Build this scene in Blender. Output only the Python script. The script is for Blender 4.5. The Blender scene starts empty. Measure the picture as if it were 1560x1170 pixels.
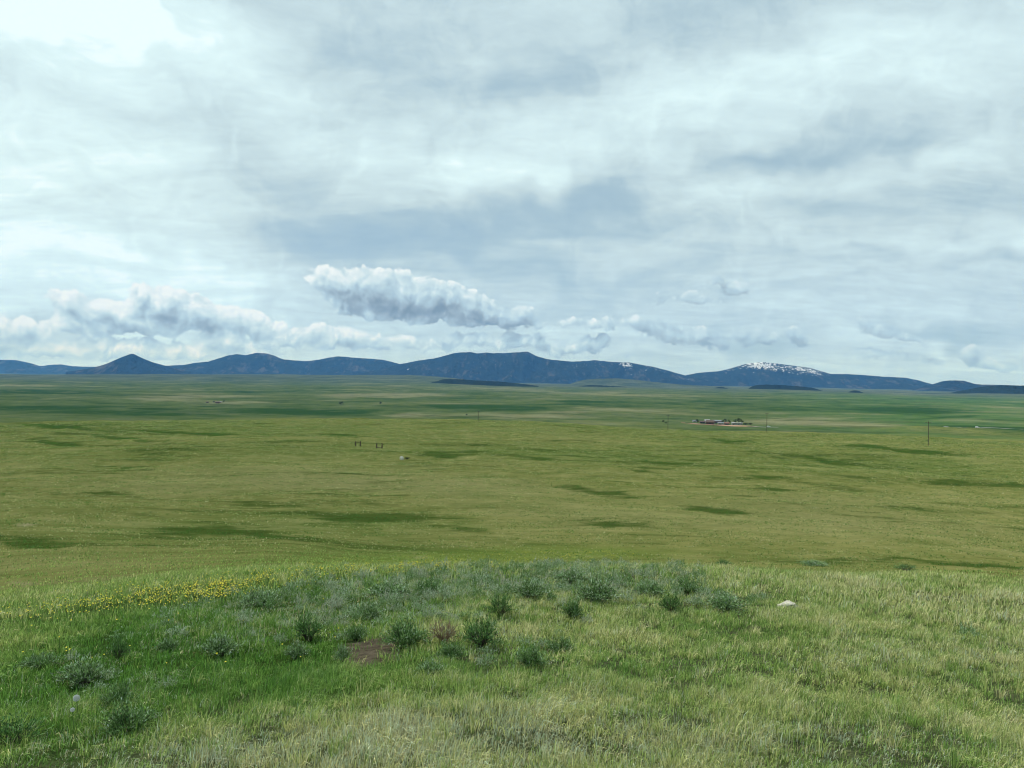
import bpy, math, random, time
import numpy as np
from mathutils import Vector, Matrix
T0 = time.time()
rng = np.random.default_rng(7)
random.seed(7)
scn = bpy.context.scene
col = scn.collection
R = math.radians

# ------------------------------------------------------------------ camera
FPX = 1201.0                       # focal length in photo pixels (1560 wide)
CAMZ = 1.70
PITCH = math.atan(9.0 / FPX)
ROLL = R(0.8)
fwd = Vector((0, math.cos(PITCH), -math.sin(PITCH)))
right0 = Vector((1, 0, 0))
up0 = right0.cross(fwd)
right = (right0 * math.cos(ROLL) + up0 * math.sin(ROLL)).normalized()
up = right.cross(fwd).normalized()
cam_data = bpy.data.cameras.new('camera')
cam = bpy.data.objects.new('camera', cam_data)
col.objects.link(cam)
cam.matrix_world = Matrix(((right.x, up.x, -fwd.x, 0), (right.y, up.y, -fwd.y, 0), (right.z, up.z, -fwd.z, CAMZ), (0, 0, 0, 1)))
cam_data.sensor_fit = 'HORIZONTAL'
cam_data.sensor_width = 36
cam_data.lens = 36 * FPX / 1560
cam_data.clip_start = 0.1
cam_data.clip_end = 120000
scn.camera = cam

def pdir(x, y):
    return (right * ((x - 780) / FPX) - up * ((y - 585) / FPX) + fwd).normalized()
def azel(x, y):
    d = pdir(x, y)
    return math.atan2(d.x, d.y), math.asin(d.z)
def ratio(x, y):
    d = pdir(x, y)
    return d.z / math.hypot(d.x, d.y)

# ------------------------------------------------------------------ numpy noise
def _hash(ix, iy, seed):
    h = (ix.astype(np.int64) * 374761393 + iy.astype(np.int64) * 668265263 + seed * 1442695041) & 0xFFFFFFFF
    h = ((h ^ (h >> 13)) * 1274126177) & 0xFFFFFFFF
    h = h ^ (h >> 16)
    return (h & 0xFFFF) / 65535.0
def noise2(x, y, seed=0):
    x = np.asarray(x, float); y = np.asarray(y, float)
    ix = np.floor(x); iy = np.floor(y); fx = x - ix; fy = y - iy
    u = fx * fx * fx * (fx * (fx * 6 - 15) + 10); v = fy * fy * fy * (fy * (fy * 6 - 15) + 10)
    def g(dx, dy):
        a = _hash(ix + dx, iy + dy, seed) * 2 * math.pi
        return np.cos(a) * (fx - dx) + np.sin(a) * (fy - dy)
    a = g(0, 0) * (1 - u) + g(1, 0) * u
    b = g(0, 1) * (1 - u) + g(1, 1) * u
    return (a * (1 - v) + b * v) * 1.5
def fbm(x, y, oct=4, seed=0, gain=0.5):
    s = 0; a = 1; t = 0
    for o in range(oct):
        s = s + a * noise2(x * 2 ** o, y * 2 ** o, seed + 17 * o); t += a; a *= gain
    return s / t
def ridged(x, y, oct=4, seed=0):
    s = 0; a = 1; t = 0
    for o in range(oct):
        s = s + a * (1 - np.abs(noise2(x * 2 ** o, y * 2 ** o, seed + 31 * o)) * 2); t += a; a *= 0.55
    return s / t
def sstep(a, b, x):
    t = np.clip((x - a) / (b - a), 0, 1)
    return t * t * (3 - 2 * t)

# ------------------------------------------------------------------ terrain height
NEAR = [(0.3, 1.74), (3, 2.12), (6, 2.54), (10, 3.10), (13, 3.52)]
STN = {   # photo column -> (distance, photo row): what row the ground reaches at that distance
    0:    [(17, 935), (22, 915), (30, 893), (45, 862), (60, 842), (80, 806), (120, 757), (180, 716), (250, 687), (350, 664), (450, 651), (560, 643), (750, 652), (1000, 652), (1300, 639), (2000, 617), (4000, 592), (7000, 580), (10500, 569.5), (14000, 572)],
    400:  [(16, 881), (20, 871), (30, 857), (45, 841), (60, 826), (80, 800), (120, 749), (180, 702), (225, 681), (350, 655), (450, 645), (560, 638), (750, 646), (1000, 647), (1300, 636), (2000, 617), (4000, 594.6), (7000, 582), (10500, 569.5), (14000, 573)],
    620:  [(16, 876), (19, 865), (25, 863), (40, 855), (60, 838), (80, 801), (120, 747), (180, 701), (225, 681), (350, 654), (450, 644), (560, 638), (750, 646), (1000, 648), (1300, 637), (2000, 618), (4000, 596.6), (7000, 585), (10500, 570), (14000, 576)],
    780:  [(16, 872), (18.5, 858), (25, 876), (40, 868), (60, 846), (80, 801), (120, 746), (180, 700), (225, 681), (350, 654), (450, 645), (560, 639), (750, 648), (1000, 650), (1300, 640), (2000, 620), (4000, 599), (7000, 589.6), (10500, 584), (14000, 585)],
    1100: [(16, 886), (20, 860), (27, 880), (40, 875), (60, 850), (80, 812), (120, 757), (180, 712), (250, 686), (330, 671), (430, 662), (560, 657), (750, 667), (1000, 662), (1300, 650), (2000, 627), (4000, 605), (7000, 595.6), (10500, 590), (14000, 590)],
    1560: [(20, 909), (30, 868), (38, 893), (58, 884), (75, 861), (100, 830), (140, 785), (200, 740), (280, 708), (360, 690), (450, 677), (560, 669), (750, 679), (1000, 675), (1300, 664), (2000, 641), (4000, 617), (7000, 606), (10500, 600), (14000, 600)],
}
LR = np.linspace(math.log(0.3), math.log(60000), 900)
_az, _prof = [], []
for sx, nodes in STN.items():
    rr = [a for a, b in NEAR]; hh = [CAMZ - b + 0.04 for a, b in NEAR]
    for r_, y_ in nodes:
        rr.append(r_); hh.append(CAMZ + r_ * ratio(sx, y_))
    rr.append(60000); hh.append(hh[-1] - 10)
    p = np.interp(LR, np.log(rr), hh)
    k = np.exp(-0.5 * (np.arange(-24, 25) / 7.0) ** 2); k /= k.sum()
    # smooth height / distance so that far ground keeps its row in the view
    q = p / np.exp(LR)
    q = np.convolve(np.pad(q, 24, mode='edge'), k, mode='valid')
    q2 = np.where(LR < math.log(6), p / np.exp(LR), q)
    _prof.append(q2 * np.exp(LR)); _az.append(azel(sx, 600)[0])
_az = np.array(_az); _prof = np.array(_prof)
def H(x, y, detail=True):
    x = np.asarray(x, float); y = np.asarray(y, float)
    r = np.maximum(np.hypot(x, y), 0.31)
    az = np.arctan2(x, y)
    li = np.clip((np.log(r) - LR[0]) / (LR[1] - LR[0]), 0, len(LR) - 2.001)
    i = li.astype(int); f = li - i
    a = np.clip(az, _az[0], _az[-1] - 1e-6)
    j = np.clip(np.searchsorted(_az, a, side='right') - 1, 0, len(_az) - 2)
    t = (a - _az[j]) / (_az[j + 1] - _az[j]); t = t * t * (3 - 2 * t)
    h0 = _prof[j, i] * (1 - f) + _prof[j, i + 1] * f
    h1 = _prof[j + 1, i] * (1 - f) + _prof[j + 1, i + 1] * f
    h = h0 * (1 - t) + h1 * t
    if detail:
        n1 = fbm(x / 3.1, y / 3.1, 3, 5)
        h = h + 0.09 * n1 * sstep(2, 6, r) * (1 - sstep(25, 60, r))
        h = h + 0.035 * fbm(x / 0.55, y / 0.55, 2, 9) * (1 - sstep(18, 35, r))
        h = h + 0.95 * fbm(x / 24, y / 19, 4, 11) * sstep(45, 120, r) * (1 - sstep(700, 1200, r))
        h = h + 3.4 * fbm(x / 120 + 4, y / 75, 4, 21) * sstep(110, 260, r) * (1 - sstep(1500, 2500, r))
        h = h + 8.0 * fbm(x / 420, y / 260, 5, 13) * sstep(900, 1600, r) * (1 - sstep(4000, 7000, r))
        h = h + 20.0 * fbm(x / 1500, y / 900, 4, 14) * sstep(2600, 5200, r)
    return h
def p2g(x, y, lo=2.0, hi=15000.0):
    """ground point seen at photo pixel x, y (first hit)"""
    d = pdir(x, y); hx, hy = d.x / math.hypot(d.x, d.y), d.y / math.hypot(d.x, d.y)
    rr = np.exp(np.linspace(math.log(lo), math.log(hi), 5000))
    g = H(hx * rr, hy * rr) - (CAMZ + rr * ratio(x, y))
    k = np.argmax(g > 0)
    if not (g > 0).any(): k = len(rr) - 1
    r_ = rr[k]
    return Vector((hx * r_, hy * r_, float(H(hx * r_, hy * r_)))), r_
def project(x, y, z):
    """world -> photo pixel"""
    z = z - CAMZ
    a = x * right.x + y * right.y + z * right.z
    b = x * up.x + y * up.y + z * up.z
    c = np.maximum(x * fwd.x + y * fwd.y + z * fwd.z, 1e-3)
    return 780 + FPX * a / c, 585 - FPX * b / c
def blobs(px, py, lst):
    s = np.zeros_like(px)
    for (cx, cy, rx, ry, ang, amp) in lst:
        c, sn = math.cos(R(ang)), math.sin(R(ang))
        u = ((px - cx) * c + (py - cy) * sn) / rx; v = (-(px - cx) * sn + (py - cy) * c) / ry
        s = s + amp * np.exp(-(u * u + v * v))
    return s

# ------------------------------------------------------------------ node helpers
class NT:
    def __init__(s, tree): s.t = tree; s.n = tree.nodes; s.l = tree.links
    def new(s, typ, **kw):
        nd = s.n.new(typ)
        for k, v in kw.items(): setattr(nd, k, v)
        return nd
    def put(s, sock, v):
        if v is None: return
        if isinstance(v, bpy.types.NodeSocket): s.l.new(v, sock)
        else: sock.default_value = v
    def math(s, op, a, b=None, c=None, clamp=False):
        nd = s.new('ShaderNodeMath', operation=op, use_clamp=clamp)
        for i, v in enumerate((a, b, c)): s.put(nd.inputs[i], v) if v is not None else None
        return nd.outputs[0]
    def vmath(s, op, a, b=None, out=0, scale=None):
        nd = s.new('ShaderNodeVectorMath', operation=op)
        s.put(nd.inputs[0], a)
        if b is not None: s.put(nd.inputs[1], b)
        if scale is not None: s.put(nd.inputs['Scale'], scale)
        return nd.outputs[out]
    dims = '3D'
    def noise(s, vec, scale, detail=4, rough=0.5, dist=0.0, out=0, lac=2.0):
        nd = s.new('ShaderNodeTexNoise', noise_dimensions=s.dims)
        s.put(nd.inputs['Vector'], vec); nd.inputs['Scale'].default_value = scale
        nd.inputs['Detail'].default_value = detail; nd.inputs['Roughness'].default_value = rough
        nd.inputs['Distortion'].default_value = dist; nd.inputs['Lacunarity'].default_value = lac
        return nd.outputs[out]
    def voro(s, vec, scale, detail=2, rough=0.5, smooth=0.6):
        nd = s.new('ShaderNodeTexVoronoi', feature='F1', voronoi_dimensions=s.dims)
        s.put(nd.inputs['Vector'], vec); nd.inputs['Scale'].default_value = scale
        nd.inputs['Detail'].default_value = detail; nd.inputs['Roughness'].default_value = rough
        return nd.outputs['Distance']
    def mapping(s, vec, loc=(0, 0, 0), rot=(0, 0, 0), scale=(1, 1, 1), typ='POINT'):
        nd = s.new('ShaderNodeMapping', vector_type=typ)
        s.put(nd.inputs['Vector'], vec); nd.inputs['Location'].default_value = loc
        nd.inputs['Rotation'].default_value = rot; nd.inputs['Scale'].default_value = scale
        return nd.outputs[0]
    def rng(s, v, a, b, c=0.0, d=1.0, smooth=False):
        nd = s.new('ShaderNodeMapRange', interpolation_type='SMOOTHSTEP' if smooth else 'LINEAR')
        s.put(nd.inputs['Value'], v)
        for k, val in zip(('From Min', 'From Max', 'To Min', 'To Max'), (a, b, c, d)): s.put(nd.inputs[k], val)
        return nd.outputs['Result']
    def ramp(s, v, stops, interp='LINEAR'):
        nd = s.new('ShaderNodeValToRGB'); s.put(nd.inputs[0], v)
        cr = nd.color_ramp; cr.interpolation = interp
        while len(cr.elements) < len(stops): cr.elements.new(0.5)
        for e, (p, c) in zip(cr.elements, stops): e.position = p; e.color = (*c, 1)
        return nd.outputs[0]
    def mix(s, f, a, b, blend='MIX'):
        nd = s.new('ShaderNodeMix', data_type='RGBA', blend_type=blend)
        s.put(nd.inputs[0], f)
        s.put(nd.inputs[6], (*a, 1) if isinstance(a, tuple) else a)
        s.put(nd.inputs[7], (*b, 1) if isinstance(b, tuple) else b)
        return nd.outputs[2]
    def attr(s, name, out='Fac'):
        nd = s.new('ShaderNodeAttribute'); nd.attribute_name = name
        return nd.outputs[out]
def lin(r, g, b):
    f = lambda v: (v / 255 / 12.92) if v / 255 <= 0.04045 else ((v / 255 + 0.055) / 1.055) ** 2.4
    return (f(r), f(g), f(b))
def material(name):
    m = bpy.data.materials.new(name); m.use_nodes = True
    t = NT(m.node_tree); t.n.clear()
    o = t.new('ShaderNodeOutputMaterial')
    return m, t, o
def simple_mat(name, color, rough=0.7, var=0.25, scale=3.0, metallic=0.0, bump=0.0):
    m, t, o = material(name)
    b = t.new('ShaderNodeBsdfPrincipled')
    geo = t.new('ShaderNodeTexCoord')
    n = t.noise(geo.outputs['Object'], scale, 5, 0.6)
    c = t.mix(t.rng(n, 0.3, 0.7), tuple(v * (1 - var) for v in color), tuple(min(1, v * (1 + var)) for v in color))
    t.put(b.inputs['Base Color'], c); b.inputs['Roughness'].default_value = rough
    b.inputs['Metallic'].default_value = metallic
    if bump:
        bn = t.new('ShaderNodeBump'); bn.inputs['Strength'].default_value = bump; bn.inputs['Distance'].default_value = 0.02
        t.put(bn.inputs['Height'], n); t.l.new(bn.outputs[0], b.inputs['Normal'])
    t.l.new(b.outputs[0], o.inputs[0])
    return m

# ------------------------------------------------------------------ object helpers
def mesh_np(name, verts, faces_flat, sizes, mat, parent=None, smooth=False, attrs=None, mats=None, mat_idx=None):
    me = bpy.data.meshes.new(name)
    nv = len(verts); nl = len(faces_flat); nf = len(sizes)
    me.vertices.add(nv); me.loops.add(nl); me.polygons.add(nf)
    me.vertices.foreach_set('co', np.asarray(verts, np.float32).ravel())
    me.loops.foreach_set('vertex_index', np.asarray(faces_flat, np.int32))
    st = np.zeros(nf, np.int32); st[1:] = np.cumsum(sizes)[:-1]
    me.polygons.foreach_set('loop_start', st)
    if smooth: me.polygons.foreach_set('use_smooth', np.ones(nf, bool))
    me.update(calc_edges=True)
    if attrs:
        for k, v in attrs.items():
            a = me.attributes.new(k, 'FLOAT', 'POINT'); a.data.foreach_set('value', np.asarray(v, np.float32))
    for m_ in ([mat] if mats is None else mats): me.materials.append(m_)
    if mat_idx is not None: me.polygons.foreach_set('material_index', np.asarray(mat_idx, np.int32))
    o = bpy.data.objects.new(name, me); col.objects.link(o)
    if parent: o.parent = parent
    return o
def tag(o, label=None, cat=None, group=None, kind=None):
    if label: o['label'] = label
    if cat: o['category'] = cat
    if group: o['group'] = group
    if kind: o['kind'] = kind
    return o
def empty(name, loc, rz=0.0, label=None, cat=None, group=None):
    o = bpy.data.objects.new(name, None); col.objects.link(o)
    o.location = loc; o.rotation_euler = (0, 0, rz); o.empty_display_size = 0.2
    return tag(o, label, cat, group)
def copy_tree(o, parent=None):
    c = o.copy(); col.objects.link(c)
    if parent: c.parent = parent
    for ch in [k for k in bpy.data.objects if k.parent == o]: copy_tree(ch, c)
    return c
class MB:
    def __init__(s): s.v = []; s.f = []
    def add(s, verts, faces):
        b = len(s.v); s.v += [tuple(v) for v in verts]; s.f += [tuple(i + b for i in f) for f in faces]
    def box(s, x0, x1, y0, y1, z0, z1):
        s.add([(x0, y0, z0), (x1, y0, z0), (x1, y1, z0), (x0, y1, z0), (x0, y0, z1), (x1, y0, z1), (x1, y1, z1), (x0, y1, z1)],
              [(0, 3, 2, 1), (4, 5, 6, 7), (0, 1, 5, 4), (1, 2, 6, 5), (2, 3, 7, 6), (3, 0, 4, 7)])
    def tube(s, pts, rad, n=7):
        pts = [Vector(p) for p in pts]; rings = []
        for i, p in enumerate(pts):
            d = (pts[min(i + 1, len(pts) - 1)] - pts[max(i - 1, 0)]).normalized()
            a = d.orthogonal().normalized(); b = d.cross(a)
            r_ = rad[i] if isinstance(rad, (list, tuple)) else rad
            rings.append([p + a * math.cos(2 * math.pi * k / n) * r_ + b * math.sin(2 * math.pi * k / n) * r_ for k in range(n)])
        vs = [v for r_ in rings for v in r_]; fs = []
        for i in range(len(pts) - 1):
            for k in range(n):
                fs.append((i * n + k, i * n + (k + 1) % n, (i + 1) * n + (k + 1) % n, (i + 1) * n + k))
        fs.append(tuple(range(n))[::-1]); fs.append(tuple((len(pts) - 1) * n + k for k in range(n)))
        s.add(vs, fs)
    def build(s, name, mat, parent=None, smooth=False, bevel=0):
        me = bpy.data.meshes.new(name); me.from_pydata(s.v, [], s.f); me.update()
        if smooth:
            for p in me.polygons: p.use_smooth = True
        me.materials.append(mat)
        o = bpy.data.objects.new(name, me); col.objects.link(o)
        if parent: o.parent = parent
        if bevel:
            m = o.modifiers.new('bevel', 'BEVEL'); m.width = bevel; m.segments = 2
        return o

# ================================================================== ground
# ring / spoke grid, dense where the view is
def ang_steps():
    f = np.linspace(-R(44), R(44), 720)
    b = np.linspace(R(44), R(360 - 44), 60)[1:-1]
    return np.concatenate([f, b])
RMAX = 38000.0
rings = np.concatenate([np.linspace(0.4, 4, 12), np.exp(np.linspace(math.log(4.2), math.log(RMAX), 760))])
angs = ang_steps()
RG, AG = np.meshgrid(rings, angs, indexing='ij')
GX = RG * np.sin(AG); GY = RG * np.cos(AG)
GZ = H(GX, GY)
PX, PY = project(GX, GY, GZ)
infront = (np.cos(AG) > 0.3)
wx = 28 * fbm(PX / 60, PY / 14, 4, 71); wy = 5 * fbm(PX / 50 + 9, PY / 12, 4, 72)
LUSH = [   # darker, greener hollows and brush patches (photo column, row, half-width, half-height, tilt, strength)
    (915, 751, 60, 5.5, 6, .9), (860, 742, 30, 3, 8, .5), (1085, 778, 52, 4.5, 6, .9), (560, 790, 95, 8, -2, .8), (300, 808, 95, 9, -3, .75), (420, 817, 70, 5, 2, .6),
    (940, 797, 75, 10, 3, .65), (60, 831, 60, 7, 2, .8), (20, 822, 50, 6, 2, .5), (680, 693, 32, 5.5, 5, .75), (810, 697, 45, 2.5, 4, .6), (1375, 686, 50, 2.6, 8, 1.), (1330, 680, 36, 2, 8, .8),
    (1450, 735, 48, 5, 4, .8), (1545, 740, 30, 4, 4, .7), (1170, 728, 50, 2.5, 3, .6), (1180, 745, 40, 3, 5, .6), (1010, 705, 60, 3, 3, .6), (990, 715, 60, 2.5, 4, .5), (1320, 780, 50, 2.5, 2, .5),
    (90, 676, 40, 4, 6, .75), (180, 712, 60, 2.5, 2, .5), (500, 720, 50, 2, 3, .45), (700, 803, 60, 4, 4, .55), (160, 751, 60, 2.5, 2, .5), (510, 663, 60, 2.5, 2, .45), (1240, 700, 60, 2.5, 6, .6), (880, 672, 70, 2.5, 2, .5),
    (1120, 672, 50, 3, 2, .5), (1500, 862, 90, 2.6, 3, .9), (1380, 852, 60, 2, 3, .55), (1260, 706, 30, 3, 3, .5), (1450, 692, 40, 3.0, 3, .5), (240, 658, 70, 2.5, 2, .5), (100, 651, 55, 2.5, 4, .9), (190, 668, 90, 3, 5, .6), (330, 662, 60, 2.5, 0, .6), (200, 832, 80, 2.5, 2, .4)]
lush = blobs(PX + wx, PY + wy, LUSH)
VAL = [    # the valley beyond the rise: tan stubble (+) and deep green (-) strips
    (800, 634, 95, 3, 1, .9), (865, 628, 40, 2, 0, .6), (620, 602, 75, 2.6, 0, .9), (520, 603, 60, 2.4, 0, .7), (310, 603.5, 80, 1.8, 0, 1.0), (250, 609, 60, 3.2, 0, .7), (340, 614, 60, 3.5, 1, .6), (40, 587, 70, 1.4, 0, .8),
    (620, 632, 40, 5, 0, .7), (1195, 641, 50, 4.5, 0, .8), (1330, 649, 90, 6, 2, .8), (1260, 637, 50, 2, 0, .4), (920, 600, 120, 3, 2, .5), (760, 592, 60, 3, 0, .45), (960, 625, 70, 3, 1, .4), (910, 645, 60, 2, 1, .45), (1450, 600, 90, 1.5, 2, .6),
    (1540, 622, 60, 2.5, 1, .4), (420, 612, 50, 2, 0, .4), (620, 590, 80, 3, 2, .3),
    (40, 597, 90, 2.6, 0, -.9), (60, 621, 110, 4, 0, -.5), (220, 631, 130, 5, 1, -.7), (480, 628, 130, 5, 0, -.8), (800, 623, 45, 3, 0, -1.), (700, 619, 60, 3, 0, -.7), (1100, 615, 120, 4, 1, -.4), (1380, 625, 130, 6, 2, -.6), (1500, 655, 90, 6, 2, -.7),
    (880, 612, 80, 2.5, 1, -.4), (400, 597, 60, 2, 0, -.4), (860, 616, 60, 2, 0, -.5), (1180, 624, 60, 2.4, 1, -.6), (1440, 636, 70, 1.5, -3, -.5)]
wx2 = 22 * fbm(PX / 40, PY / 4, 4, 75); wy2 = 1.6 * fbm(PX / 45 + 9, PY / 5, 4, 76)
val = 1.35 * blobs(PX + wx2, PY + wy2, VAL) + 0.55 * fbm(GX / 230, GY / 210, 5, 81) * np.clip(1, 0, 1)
right_green = sstep(1080, 1400, PX + 30 * fbm(PX / 80, PY / 10, 3, 77))
soil = blobs(PX + wx * .4, PY + wy * .8, [(565, 992, 50, 19, -5, 1.2), (548, 1012, 26, 12, 0, .8), (690, 962, 34, 12, 0, .7), (1030, 922, 30, 6, 0, .5), (395, 1030, 30, 3, 0, .4)])
fresh_blobs = [(250, 1010, 300, 70, -8, 1.0), (60, 1100, 160, 70, 0, .8), (480, 1030, 110, 45, 0, .6), (700, 1060, 150, 60, 0, .25), (350, 940, 260, 40, -6, .6), (700, 900, 250, 40, -4, .35)]
fresh = blobs(PX + wx * 2, PY + wy * 3, fresh_blobs)
SWALE = [(250, 650, 420, 9, 1, -.75), (820, 650, 300, 6, 1, -.4), (1350, 672, 320, 9, 2, -.5), (560, 732, 260, 22, 2, .9), (250, 745, 240, 20, 0, .5), (860, 790, 300, 26, 2, .5), (1250, 760, 260, 16, 3, .5), (1300, 800, 300, 20, 2, .5), (150, 850, 260, 18, 0, .4), (700, 655, 220, 7, 1, .5), (900, 668, 90, 8, 2, .4), (1250, 668, 160, 5, 2, .5),
    (1150, 700, 300, 20, 3, -.6), (300, 690, 300, 16, 1, -.5), (300, 805, 300, 20, -2, -.6), (620, 795, 180, 14, 0, -.6), (1450, 715, 160, 18, 3, -.5), (60, 770, 160, 14, 0, -.3), (800, 690, 200, 10, 2, -.5), (1000, 745, 200, 10, 4, -.4), (700, 845, 400, 12, 0, -.4)]
swale = blobs(PX + 2 * wx, PY + 1.5 * wy, SWALE)
pale = blobs(PX + wx * .3, PY + wy * .3, [(38, 799, 18, 3, 0, .9), (285, 881, 20, 4, 0, .9), (32, 889, 30, 5, 0, .6), (150, 902, 40, 9, 0, .5), (310, 899, 20, 4, 0, .6), (645, 849, 16, 3, 0, .6), (690, 832, 60, 3, 0, .3)])
meadow = blobs(PX + wx, PY + wy, [(700, 852, 210, 16, -2, 1.), (450, 872, 160, 12, -4, .7), (900, 842, 120, 9, 0, .7), (250, 895, 160, 14, -6, .5)])
for a_ in (meadow, swale, pale, lush, val, soil, fresh, right_green): a_[~infront] = 0
nR, nA = RG.shape
idx = np.arange(nR * nA).reshape(nR, nA)
a = idx[:-1, :]; b = idx[1:, :]
a2 = np.roll(a, -1, axis=1); b2 = np.roll(b, -1, axis=1)
quads = np.stack([a, a2, b2, b], axis=-1).reshape(-1, 4)
V = np.stack([GX, GY, GZ], -1).reshape(-1, 3)
V = np.vstack([V, [[0, 0, float(GZ[0].mean())]]]); cidx = len(V) - 1
tri = np.stack([np.full(nA, cidx), np.roll(idx[0], -1), idx[0]], -1)
flat = np.concatenate([quads.ravel(), tri.ravel()]); sizes = np.concatenate([np.full(len(quads), 4), np.full(len(tri), 3)])
def ext(a_): return np.append(a_.ravel(), 0)

m_ground, t, out = material('prairie_ground')
pos = t.new('ShaderNodeNewGeometry').outputs['Position']
dist = t.vmath('LENGTH', pos, out=1)
aL, aV, aS, aF, aG = (t.attr(k) for k in ('lush', 'valley', 'soil', 'fresh', 'green_side'))
# close turf litter
n1 = t.noise(pos, 9.0, 8, 0.7)
n2 = t.noise(pos, 1.3, 5, 0.6)
turf = t.mix(t.rng(n1, 0.3, 0.7), (0.045, 0.058, 0.024), (0.15, 0.165, 0.08))
turf = t.mix(t.rng(t.math('ADD', aF, t.math('MULTIPLY', n2, .5)), 0.35, 0.9), turf, (0.055, 0.095, 0.022))
sc = t.mix(t.rng(n1, 0.35, 0.65), (0.085, 0.066, 0.045), (0.215, 0.175, 0.12))
turf = t.mix(t.rng(t.math('ADD', aS, t.math('MULTIPLY', t.math('SUBTRACT', n1, .5), 1.2)), 0.3, 0.6), turf, sc)
# rolling middle slope
k1 = t.noise(pos, 0.045, 8, 0.62)
k2 = t.noise(pos, 0.32, 8, 0.68)
k3 = t.noise(pos, 2.4, 6, 0.7)
k4 = t.noise(t.mapping(pos, scale=(1, 1.4, 1), rot=(0, 0, .2)), 0.011, 5, 0.6)
slope = t.mix(t.rng(k2, 0.36, 0.64), (0.158, 0.176, 0.046), (0.335, 0.312, 0.108))
slope = t.mix(t.rng(k4, 0.35, 0.65, 0, .75), slope, (0.200, 0.216, 0.056))
slope = t.mix(t.rng(k3, 0.35, 0.75, 0, .5), slope, (0.300, 0.302, 0.105))
green = t.mix(t.rng(k2, .3, .7), (0.052, 0.088, 0.017), (0.102, 0.142, 0.032))
g = t.math('ADD', t.math('MULTIPLY', aL, 1.0), t.math('ADD', t.math('MULTIPLY', t.math('SUBTRACT', k1, .5), 2.4), t.math('MULTIPLY', t.math('SUBTRACT', k2, .5), 1.3)))
k5 = t.noise(t.mapping(pos, scale=(.8, 1, 1)), 0.17, 8, 0.70)
slope = t.mix(t.rng(k5, 0.50, 0.64, 0, .55), slope, (0.130, 0.180, 0.040))
slope = t.mix(t.rng(k5, 0.47, 0.36, 0, .55), slope, (0.375, 0.345, 0.135))
sw = t.math('ADD', t.attr('swale'), t.math('MULTIPLY', t.math('SUBTRACT', k4, .5), 2.2))
slope = t.mix(t.rng(sw, 0.0, 1.1, 0, .75), slope, t.mix(t.rng(k3, .35, .65), (0.26, 0.24, 0.095), (0.40, 0.37, 0.17)))
slope = t.mix(t.rng(sw, 0.0, -1.1, 0, .8), slope, (0.125, 0.185, 0.042))
k6 = t.noise(t.mapping(pos, scale=(.7, 1, 1)), 0.42, 8, 0.75)
ks1 = t.noise(t.mapping(pos, scale=(.38, 1, 1), rot=(0, 0, .12)), 0.062, 8, 0.66)
ks2 = t.noise(t.mapping(pos, scale=(.34, 1, 1), rot=(0, 0, -.08)), 0.19, 8, 0.68)
st_ = t.math('ADD', t.math('MULTIPLY', t.math('SUBTRACT', ks1, .5), 2.6), t.math('ADD', t.math('MULTIPLY', t.math('SUBTRACT', ks2, .5), 2.6), t.math('MULTIPLY', t.math('SUBTRACT', k6, .5), 1.2)))
slope = t.mix(t.rng(st_, -.15, -.75, 0, .55), slope, (0.40, 0.375, 0.15))
g = t.math('ADD', t.math('MULTIPLY', aL, 1.08), t.math('ADD', st_, t.math('MULTIPLY', sw, -.18)))
slope = t.mix(t.rng(g, 0.16, 0.62, 0, .93), slope, green)
slope = t.mix(t.rng(t.math('ADD', t.attr('meadow'), t.math('SUBTRACT', k3, .5)), .1, .9, 0, .55), slope, (0.20, 0.27, 0.050))
slope = t.mix(t.rng(t.math('ADD', t.attr('pale'), t.math('SUBTRACT', k3, .5)), .2, .8, 0, .8), slope, (0.42, 0.37, 0.20))
# valley floor: own vegetation greens, cloud shadow painted in as darker colour
v1 = t.noise(t.mapping(pos, scale=(1, .8, 1)), 0.0035, 7, 0.62)
v2 = t.noise(pos, 0.02, 7, 0.65)
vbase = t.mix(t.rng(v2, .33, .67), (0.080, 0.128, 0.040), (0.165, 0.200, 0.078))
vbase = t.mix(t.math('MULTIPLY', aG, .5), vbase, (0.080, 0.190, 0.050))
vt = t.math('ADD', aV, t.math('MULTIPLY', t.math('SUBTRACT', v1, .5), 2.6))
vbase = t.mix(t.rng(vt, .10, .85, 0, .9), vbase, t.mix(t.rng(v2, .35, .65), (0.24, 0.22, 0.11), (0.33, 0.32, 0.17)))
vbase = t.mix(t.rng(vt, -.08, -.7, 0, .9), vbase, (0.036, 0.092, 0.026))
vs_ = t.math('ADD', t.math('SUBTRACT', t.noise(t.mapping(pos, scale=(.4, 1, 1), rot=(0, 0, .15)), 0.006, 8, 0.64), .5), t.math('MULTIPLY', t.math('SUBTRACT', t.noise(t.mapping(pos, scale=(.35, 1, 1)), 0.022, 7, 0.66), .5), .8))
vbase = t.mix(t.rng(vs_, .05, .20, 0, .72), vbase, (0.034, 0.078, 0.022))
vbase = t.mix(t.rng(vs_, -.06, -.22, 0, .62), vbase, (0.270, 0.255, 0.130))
far = t.mix(t.rng(v1, .35, .65), (0.070, 0.100, 0.060), (0.165, 0.185, 0.110))  # far plain, shifted to grey-blue: distance haze painted into the ground colour
far = t.mix(t.rng(vs_, .05, .2, 0, .6), far, (0.040, 0.070, 0.035))
far = t.mix(t.rng(vs_, -.08, -.24, 0, .5), far, (0.24, 0.24, 0.14))
cc = t.mix(t.rng(dist, 14, 34, smooth=True), turf, slope)
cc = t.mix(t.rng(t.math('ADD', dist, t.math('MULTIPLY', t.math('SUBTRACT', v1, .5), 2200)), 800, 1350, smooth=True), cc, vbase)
cc = t.mix(t.rng(dist, 5000, 9000, smooth=True), cc, far)
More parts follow.
